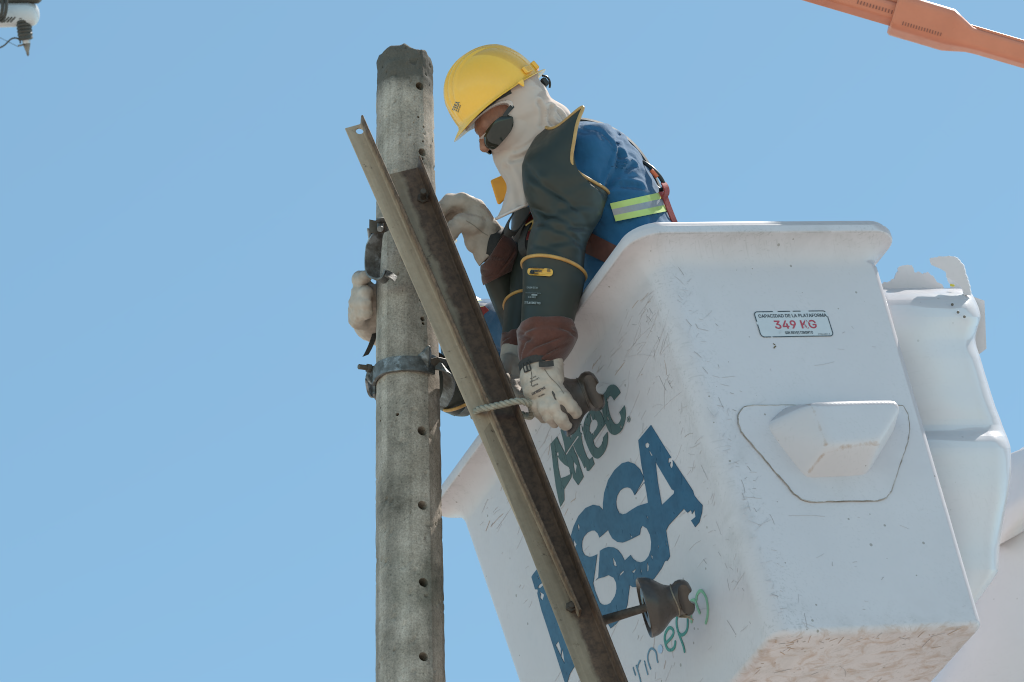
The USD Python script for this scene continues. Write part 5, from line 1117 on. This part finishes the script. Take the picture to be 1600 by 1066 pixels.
for u0, a0, wa, wu, sl_, dp in ((.50, 4.3, .8, .022, .10, .010), (.58, 4.9, .7, .020, -.12, .009), (.66, 4.2, .9, .020, .06, .009), (.70, 5.3, .7, .018, -.10, .010), (.76, 4.6, .9, .018, .05, .008), (.83, 5.0, .8, .016, -.05, .007), (.42, 3.7, .5, .03, .2, .008), (.62, 3.5, .5, .02, .1, .008), (.88, 4.1, .7, .016, .04, .006), (.34, 5.2, .6, .03, -.25, .006)):
    da = (aa - a0 + np.pi) % (2 * np.pi) - np.pi; d = (uu - u0 - sl_ * da)
    fold += np.exp(-(da / wa) ** 2) * (-dp * np.exp(-(d / wu) ** 2) + .55 * dp * np.exp(-((d - 2.2 * wu) / (1.3 * wu)) ** 2))
SR = SR + unit(SR - SR.mean(1, keepdims=True)) * (.6 * fold * np.clip((uu - .03) / .1, 0, 1))[..., None]
sleeve = double_wall(SR, .004)
sl = obj('rubber_sleeve', sleeve, rubber, person, smooth=50)
obj('rolled_edge', ring_tube(CubicSpline(np.arange(65), np.vstack([SR[0], SR[0][:1]]), bc_type='periodic')(np.linspace(0, 64, 192, endpoint=False)), .0048, 10), trim_m, sl, smooth=True)
# rubber glove gauntlet below it
g_rows = [(816, 410, 915, 434, .235, .084), (817, 425, 912, 447, .23, .081), (816, 455, 906, 470, .215, .077), (815, 485, 899, 496, .195, .073), (814, 515, 892, 520, .175, .068), (816, 545, 885, 545, .16, .060)]
gt, gR = pxtube(g_rows, n=56, m=50, tl=.45); gw = double_wall(gR, .003)
gl1 = obj('rubber_gauntlet', wrinkle(tm(gw), .0022, 14, 8, ridged=False), rubber, person, smooth=50)
obj('rolled_hem', ring_tube(gR[0], .0050, 10), hem_m, gl1, smooth=True)
gtm = tm(gt)
stamp(gtm, '', (844, 425), -3, 12, 40, label_y, 'size_label', gl1, shape=sg.box(0, 0, 40, 12).buffer(-5.5).buffer(5.5, quad_segs=5).segmentize(1.5), lift=.0035)
for s_t, c_, h_, w_ in (('10', (857.5, 422.5), 5.5, 5), ('SALISBURY', (837.5, 423.5), 3.2, 18), ('ANSI ASTM D120 EN 60903', (838, 419), 1.6, 24), ('CLASS 2 TYPE I', (834, 427.5), 1.6, 14)): stamp(gtm, s_t, c_, 177, h_, w_, ink, 'label_print', gl1, bold=h_ > 2, lift=.0050)
for s_t, c_, h_, w_ in (('10/12 MOVC', (832, 449.5), 3.2, 18), ('www.salisbury.com', (833, 458), 1.8, 24), ('II 02 00 0', (831, 464.5), 2.6, 12), ('SALISBURY', (834, 473.5), 3.6, 21), ('D120', (822, 472.5), 4, 5)): stamp(gtm, s_t, c_, 178, h_, w_, white_ink, 'white_print', gl1, bold=h_ > 2.5, lift=.0032)
stamp(gtm, '', (835, 461), -2, 1.8, 9, white_ink, 'white_print', gl1, shape=sg.box(0, 0, 9, 2).segmentize(1), lift=.0032)
# leather protector glove
cf = gauntlet_cuff([(809, 514, 899, 510, .175, .083), (808, 524, 904, 521, .17, .083), (809, 537, 901, 530, .165, .078), (809, 552, 892, 547, .155, .070), (813, 566, 880, 563, .145, .060), (818, 576, 872, 572, .14, .050)], 'leather_cuff', suede, person, 12, .0085, power=2.3)
HWd = .115
lh = glove([
    [(861, 611, .10, .021), (868, 622, .088, .013)],
    [(846, 600, .108, .030), (856, 614, .105, .026)], [(858, 598, .108, .028), (864, 610, .10, .022)],
    [(843, 562, .14, .043), (838, 590, .125, .041), (838, 606, HWd, .036)], [(858, 568, .14, .036), (858, 592, .12, .037), (862, 606, HWd, .031)],
    [(863, 602, HWd - .005, .023), (880, 622, .080, .0180), (892, 636, .082, .0160), (900, 645, .095, .0150)],       # index
    [(853, 614, HWd - .005, .021), (866, 636, .078, .0172), (876, 653, .082, .0158), (884, 664, .10, .0150)],     # middle
    [(842, 618, HWd, .019), (851, 638, .088, .0155), (858, 651, .094, .0145), (866, 660, .115, .0138)],           # ring
    [(831, 615, HWd + .01, .018), (837, 633, .108, .0145), (843, 645, .115, .0132), (850, 654, .13, .0125)],      # little
    [(860, 588, .15, .026), (874, 604, .175, .021), (884, 618, .185, .0185), (893, 628, .185, .017)]], k=.0055, h=.003)   # thumb, behind
lh = wrinkle(lh, .0018, 26, 3); lh = wrinkle(lh, .0011, 62, 9)
gh = obj('leather_glove', lh, leather, person, smooth=60)
seam = np.array([at(*p) for p in ((851, 577, 0), (860, 590, 0), (871, 601, 0), (881, 615, 0))]); obj('glove_seam', tube(project(lh, spline(seam, 24), .0006), .0011, 6), M('seam_shadow', (.20, .17, .14), rough=.9), gh, smooth=True)
seam2 = np.array([at(*p) for p in ((829, 577, 0), (831, 590, 0), (830, 603, 0))]); obj('glove_seam', tube(project(lh, spline(seam2, 16), .0004), .0010, 6), M('stitching', (.10, .085, .07), rough=.9), gh, smooth=True)
stamp(lh, 'SALISBURY', (841, 611), 207, 4, 24, glove_ink, 'stamp_print', gh, bold=True, lift=.0012)
for s_t, c_, w_ in (('LEATHER', (835, 594), 16), ('ILP 10', (833, 590), 10), ('SIZE', (836, 602), 10), ('MADE IN', (846, 618), 10)): stamp(lh, s_t, c_, 205, 2.0, w_, glove_ink, 'stamp_print', gh, lift=.001)
w_ring = ring_px((812, 576), (868, 566), .14, .052, 40)
strap_p = w_ring[np.r_[14:40, 0:2]]
obj('wrist_strap', ribbon(strap_p, unit(at(840, 560, .14) - at(843, 575, .14)) * .019, .003, 60, 'pchip'), webbing, gh, smooth=40)
obj('strap_tail', ribbon([at(842, 569, .082), at(853, 569, .078), at(865, 567.5, .083)], unit(at(850, 560, .08) - at(851, 575, .08)) * .015, .002, 16), webbing, gh, smooth=40)
bk = at(823, 573, .090); X_, Y_ = unit(at(830, 571, .085) - at(816, 576, .09)), unit(at(821, 565, .09) - at(825, 580, .09)); Z_ = np.cross(X_, Y_)
obj('strap_buckle', cat_([box_axes(bk + Y_ * .0, X_, Y_, Z_, (.004, .026, .005), .001)] + [box_axes(bk + X_ * o_, X_, Y_, Z_, (.003, .024, .006), .001) for o_ in (-.009, .009)] + [box_axes(bk + Y_ * o_, X_, Y_, Z_, (.021, .003, .005), .001) for o_ in (-.012, .012)]), black_pl, gh)

# the far arm, hanging behind the near one
rs2 = [ring_px((800, 330), (905, 372), .66, .10), ring_px((798, 380), (880, 404), .62, .085), ring_px((797, 430), (862, 440), .55, .074), ring_px((796, 470), (850, 480), .50, .066)]
s2 = ring_stack(rs2, 40); obj('rubber_sleeve', double_wall(s2, .004), rubber, person, smooth=50)
g2_rows = [(788, 480, 846, 468, .49, .066), (787, 492, 845, 484, .475, .064), (785, 512, 838, 508, .45, .058), (784, 532, 832, 530, .425, .052), (786, 545, 828, 545, .41, .046)]
g2t, g2R = pxtube(g2_rows, n=48, m=30, tl=.6); g2p = obj('rubber_gauntlet', double_wall(g2R, .003), rubber, person, smooth=50); obj('rolled_hem', ring_tube(g2R[0], .0046, 10), hem_m, g2p, smooth=True)
gauntlet_cuff([(784, 527, 834, 525, .43, .056), (782, 537, 836, 536, .42, .058), (784, 551, 828, 550, .41, .052), (788, 560, 824, 560, .40, .044)], 'leather_cuff', suede, person, 15, .005)
rh = glove([[(806, 548, .40, .040), (802, 572, .37, .038), (800, 586, .34, .034)], [(800, 584, .34, .022), (800, 602, .30, .019), (804, 614, .28, .017), (812, 620, .27, .016)], [(808, 586, .34, .022), (810, 604, .31, .019), (816, 616, .29, .017)], [(794, 582, .35, .021), (793, 600, .31, .018), (797, 612, .29, .016)], [(788, 578, .36, .019), (786, 594, .33, .016), (789, 604, .31, .015)], [(792, 565, .34, .022), (786, 580, .30, .018), (788, 592, .27, .016)]], k=.008, h=.004)
obj('leather_glove', rh, leather, person, smooth=60)

# harness, tool loops and connectors
obj('harness_strap', ribbon([at(905, 186, .52), at(935, 192, .53), at(965, 206, .53), at(992, 228, .53), at(1014, 258, .53), at(1031, 294, .54), at(1044, 330, .55), at(1062, 368, .55)], cv([.004, .006, .045]), .004, 60), webbing, person, smooth=40)
kp = [at(1003, 253, .50), at(1012, 258, .48), at(1024, 268, .47), at(1034, 281, .47), at(1037, 292, .48), at(1033, 297, .49), at(1022, 288, .50), at(1012, 274, .51)]
obj('lanyard_hook', ring_tube(spline(np.array(kp + kp[:1]), 60, 'cubic')[:-1], .0058, 10), black_pl, person, smooth=True)
obj('hook_gate', tube([at(1017, 266, .465), at(1022, 271, .465), at(1027, 277, .465)], .0063, 10, 8), M('orange_gate', (.60, .13, .05), rough=.5), person, smooth=True)
for k_, P in enumerate(([(1036, 286, .47), (1041, 295, .46), (1040, 306, .47), (1034, 310, .48), (1032, 300, .48)], [(1032, 300, .475), (1036, 318, .48), (1042, 335, .49), (1048, 352, .50)], [(1038, 305, .47), (1045, 325, .475), (1053, 345, .48), (1060, 360, .50)])):
    obj('lanyard_webbing', ribbon([at(*p) for p in P], unit(cv([.5, .1, .8])) * .026, .004, 30), red_web, person, smooth=40)
obj('harness_strap', ribbon([at(800, 337, .40), at(793, 350, .38), at(792, 362, .38), at(800, 366, .39), at(812, 356, .41), at(826, 338, .44), at(838, 318, .48)], unit(cv([.25, .35, -.9])) * .042, .004, 50), webbing, person, smooth=40)
obj('harness_strap', ribbon([at(826, 350, .42), at(817, 370, .39), at(816, 388, .39), at(822, 398, .40)], unit(cv([.6, .2, -.75])) * .03, .004, 30), webbing, person, smooth=40)
obj('harness_buckle', box_axes(at(830, 352, .41), unit(cv([.8, .5, 0])), unit(cv([-.5, .8, .1])), unit(np.cross(unit(cv([.8, .5, 0])), unit(cv([-.5, .8, .1])))), (.03, .022, .006), .002), M('dull_brass', (.35, .26, .10), rough=.4, metallic=.8), person)
obj('chest_webbing', ribbon([at(836, 330, .46), at(828, 350, .44), at(824, 375, .43)], unit(cv([.8, .1, -.5])) * .03, .004, 24), red_web, person, smooth=40)
# orange flap seen past the hood: the far sleeve's pocket
obj('orange_badge', hull_balls([at(770, 284, .60), at(786, 277, .60), at(793, 284, .60), at(796, 300, .60), at(780, 316, .60), at(778, 310, .60)], .006), orange_pl, person, smooth=40)

# ================================================================ second worker, mostly behind the pole and the steel
p2 = thing('person', 'second lineman reaching round the pole, mostly hidden behind pole and steel angles', 'person', bl(.33, 1.0, -BH + .03))
H2 = at(652, 426, .88); F2 = unit(cv([-.86, -.30, -.35])); U2 = cv([-.32, .93, .1]); U2 = unit(U2 - F2 * (U2 @ F2)); S2_ = np.cross(U2, F2)
n2_, c2_, b2_, h2_ = at(706, 486, .93), at(770, 548, .97), at(840, 640, .98), bl(.34, 1.0, -.10)
sL, sR = at(778, 510, .84), at(735, 515, 1.08)
eL, wL, eR, wR = at(816, 514, .665), at(768, 388, .56), at(722, 610, .84), at(606, 520, .74)
bp2 = [(H2 - U2 * .09, n2_, .055, .062, .03), (n2_, c2_, .06, .09, .05), (c2_, b2_, .09, .10, .06), (b2_, h2_, .12, .135, .06), (sL, sR, .06, .06, .05), (sL, eL, .052, .042, .03), (eL, wL, .041, .03, .02), (wL, at(745, 345, .56), .03, .028, .02), (sR, eR, .052, .042, .03), (eR, wR, .041, .03, .02), (wR, at(578, 492, .72), .03, .026, .02)]
for s in (-1, 1):
    hj, kn, an = bl(.34, 1.0 + .09 * s, -.12), bl(.28, 1.0 + .11 * s, -.56), bl(.34, 1.0 + .12 * s, -1.0)
    bp2 += [(h2_, hj, .135, .09, .05), (hj, kn, .085, .058, .04), (kn, an, .055, .042, .02), (an, bl(.20, 1.0 + .13 * s, -1.035), .042, .03, .02)]
def body2_f(x):
    d = sd_ell(x, H2, F2, S2_, U2, np.array([.096, .075, .115]))
    d = smin(d, sd_cap(x, H2 + F2 * .088, H2 + F2 * .108 - U2 * .035, .009, .015), .014)
    d = smin(d, sd_ell(x, H2 + F2 * .045 - U2 * .075, F2, S2_, U2, np.array([.05, .048, .046])), .03)
    for a_, b_, ra, rb_, k in bp2: d = smin(d, sd_cap(x, a_, b_, ra, rb_), k)
    return d
ap2 = np.array([p for q in bp2 for p in q[:2]] + [H2 + U2 * .13, H2 + F2 * .13])
body2 = snets(body2_f, ap2.min(0) - .15, ap2.max(0) + .15, .011)
if body2.volume < 0: body2.invert()
obj('body', body2, skin, p2, smooth=True)
hd2 = trimesh.creation.icosphere(4); v_ = np.asarray(hd2.vertices); hd2.vertices = H2 - U2 * .01 + v_[:, :1] * F2 * .107 + v_[:, 1:2] * S2_ * .088 + v_[:, 2:] * U2 * .125
hole2 = trimesh.creation.icosphere(3); v_ = np.asarray(hole2.vertices); hole2.vertices = H2 + F2 * .1 + v_[:, :1] * F2 * .07 + v_[:, 1:2] * S2_ * .085 + v_[:, 2:] * U2 * .036
nk2 = tube([H2 - U2 * .05, n2_], [.07, .065], 28, 12)
obj('face_hood', (man(hd2) + man(nk2)) - man(hole2), hood_m, p2, smooth=45)
dome2 = [H2 + U2 * .045 + F2 * ((.125 + e_) * q_ * np.cos(tt))[:, None] + S2_ * ((.102 + e_) * q_ * np.sin(tt))[:, None] + U2 * z_ for q_, z_, e_ in [(1, -.002, .012), (1, .002, .012), (1, .004, .0)] + [(math.cos(p) ** .88, .125 * math.sin(p) ** .88, 0) for p in np.linspace(.06, 1.54, 20)]]
obj('hard_hat', loft(dome2), helmet_m, p2, smooth=50)
t2, _ = pxtube([(720, 472, 765, 470, .94, .05), (716, 482, 782, 474, .95, .12), (728, 500, 800, 488, .96, .16), (742, 530, 825, 515, .97, .165), (758, 570, 850, 560, .98, .165), (778, 620, 880, 610, .98, .16), (800, 690, 915, 680, .95, .16)], n=48, m=50, power=2.2)
a1 = tube([sL, at(794, 514, .76), eL], [.07, .058, .045], 24, 20); a2 = tube([sR, eR], [.06, .035], 24, 20)
sh2 = wrinkle(smooth_union([t2, a1, a2], .013, 6), .006, 12, 51, ridged=True); s2p = obj('work_shirt', sh2, shirt_m, p2, smooth=60)
bg2, _ = pxtube([(717, 472, 768, 468, .94, .056), (712, 482, 786, 472, .95, .13), (724, 500, 804, 486, .96, .172), (738, 530, 829, 513, .97, .178)], n=48, m=30, power=2.2)
bg2 = man(bg2)
for nm_, y0, y1, mt_ in (('hi_vis_band', 464, 471, lime), ('reflective_band', 471, 477, silver), ('hi_vis_band', 477, 482, lime)):
    obj(nm_, cut_by_px(cut_by_px(bg2, (700, y0 + 8), (800, y0 - 4), (750, 900)), (700, y1 + 8), (800, y1 - 4), (750, 100)), mt_, s2p, smooth=40)
obj('harness_strap', ribbon([at(752, 480, .78), at(762, 492, .77), at(769, 508, .77), at(774, 530, .78)], unit(cv([.9, .2, -.2])) * .022, .004, 24), red_web, p2, smooth=40)
obj('harness_strap', ribbon([at(778, 492, .76), at(780, 510, .76), at(778, 532, .77)], unit(cv([.9, .2, -.2])) * .02, .004, 24), webbing, p2, smooth=40)
tr2 = []
for s in (-1, 1):
    hj, kn, an = bl(.34, 1.0 + .09 * s, -.12), bl(.28, 1.0 + .11 * s, -.56), bl(.34, 1.0 + .12 * s, -1.0)
    tr2 += [lathe(hj, kn - hj, [(-.12, .08), (0, .11), (.2, .10), (np.linalg.norm(kn - hj), .085)], 24), lathe(kn - unit(an - kn) * .03, an - kn, [(0, .07), (.03, .085), (np.linalg.norm(an - kn) + .02, .076)], 24)]
obj('trousers', smooth_union(tr2 + [lathe(h2_ + (b2_ - h2_) * .2, h2_ - b2_, [(0, .145), (.1, .16), (.2, .145)], 28)], .025, 8), trouser_m, p2, smooth=60)
# raised arm: gauntlet, cuff and glove gripping the top of the brown angle
ra, raR = pxtube([(756, 441, 810, 413, .58, .058), (764, 462, 815, 440, .60, .062), (773, 484, 822, 468, .62, .066), (783, 508, 832, 500, .645, .068), (790, 530, 838, 525, .66, .066)], n=48, m=36)
obj('rubber_gauntlet', double_wall(raR, .003), rubber, p2, smooth=50)
rc, rcR = pxtube([(763, 404, 789, 363, .555, .044), (757, 410, 797, 369, .56, .052), (750, 418, 808, 384, .565, .060), (752, 432, 812, 397, .57, .064), (755, 446, 807, 420, .58, .064)], n=52, m=36)
rcR = creased(rcR, [(.35, 4.6, .5, .05, .4, .006), (.6, 5.2, .5, .05, -.4, .006), (.75, 4.0, .5, .05, .2, .005), (.5, 3.6, .4, .05, .3, .005)])
obj('leather_cuff', tm(double_wall(rcR[::-1], .003)), suede, p2, smooth=50)
GW = .565
rg = glove([
    [(774, 384, GW, .038), (757, 361, GW, .040), (745, 342, GW, .038)], [(764, 392, GW, .030), (748, 376, GW, .033), (739, 358, GW - .01, .030)],
    [(742, 326, GW, .026), (722, 314, GW - .005, .0185), (703, 315, GW - .01, .0165), (690, 326, GW - .03, .0155)],            # index over the steel
    [(740, 333, GW + .03, .024), (720, 318, GW + .045, .0180), (702, 318, GW + .04, .0165), (688, 330, GW + .02, .0155)],       # middle, behind
    [(742, 344, GW + .05, .022), (722, 332, GW + .065, .0175), (706, 336, GW + .06, .016), (694, 346, GW + .05, .015)],
    [(744, 356, GW + .055, .021), (726, 348, GW + .07, .0165), (712, 354, GW + .065, .015), (702, 364, GW + .055, .014)],
    [(742, 352, GW - .03, .027), (722, 348, GW - .045, .0205), (709, 357, GW - .05, .0180), (703, 368, GW - .045, .0165)]], k=.009)
rg = wrinkle(rg, .0030, 17, 13); rg = wrinkle(rg, .0013, 50, 4)
gp = obj('leather_glove', rg, leather, p2, smooth=60)
obj('glove_wrist', wrinkle(tm(man(pxtube([(727, 366, 757, 345, GW - .01, .034), (736, 388, 770, 356, GW, .040), (743, 405, 781, 362, GW, .043), (749, 416, 789, 374, GW, .042)], n=40, m=24)[0])), .002, 30, 3), leather, gp, smooth=60)
obj('wrist_strap', ribbon([at(787, 356, .575), at(781, 360, .545), at(774, 369, .525), at(769, 382, .517), at(767, 395, .52), at(763, 406, .54)], unit(cv([.85, -.45, 0])) * .026, .003, 40), webbing, gp, smooth=40)
stm = np.array([at(*p) for p in ((728, 345, .5), (740, 352, .5), (752, 362, .5), (762, 368, .5))]); obj('glove_seam', tube(project(rg, spline(stm, 20), .0005), .0011, 6), M('seam_line', (.25, .22, .18), rough=.9), gp, smooth=True)
# arm round the back of the pole
rb_rows = [ring_px((676, 500), (775, 480), 1.0, .085), ring_px((688, 540), (770, 540), .95, .085), ring_px((690, 580), (765, 585), .90, .08), ring_px((686, 610), (752, 622), .86, .075), ring_px((690, 634), (738, 645), .84, .058)]
fore = [at(722, 612, .84), at(690, 598, .82), at(650, 565, .80), at(612, 528, .76)]
Uarm = smooth_union([loft(ring_stack(rb_rows, 36)), tube(fore, [.07, .066, .058, .048], 32, 30)], .012, 6)
rsl = obj('rubber_sleeve', Uarm, rubber, p2, smooth=60)
hp_ = np.array([at(*p) for p in ((694, 641, .80), (708, 640, .775), (722, 635, .765), (734, 628, .77), (741, 618, .78), (748, 600, .80))]); obj('rolled_hem', tube(spline(hp_, 30, 'cubic'), .0045, 10), hem_m, rsl, smooth=True)
lg = glove([
    [(608, 524, .76, .040), (592, 506, .74, .042), (578, 486, .72, .040)], [(600, 520, .77, .036), (578, 506, .735, .038), (570, 492, .715, .034)],
    [(582, 466, .72, .027), (572, 456, .69, .022), (566, 446, .66, .0185), (563, 437, .62, .0165), (570, 433, .585, .015)],
    [(576, 480, .70, .026), (564, 470, .66, .021), (562, 461, .62, .0182), (572, 457, .585, .016)],
    [(574, 494, .70, .026), (560, 485, .655, .021), (559, 476, .61, .0182), (572, 473, .575, .016)],
    [(576, 508, .71, .024), (560, 500, .665, .0195), (560, 492, .62, .0175), (573, 489, .585, .0155)],
    [(588, 494, .69, .028), (590, 474, .66, .022), (588, 455, .64, .018)]], k=.017)
lgp = obj('leather_glove', wrinkle(wrinkle(lg, .0032, 22, 17), .0014, 55, 6), leather, p2, smooth=60)
obj('strap_tail', ribbon([at(587, 516, .70), at(583, 530, .69), at(577, 545, .69), at(571, 556, .69)], unit(cv([.9, .35, .2])) * .018, .003, 24), webbing, lgp, smooth=40)
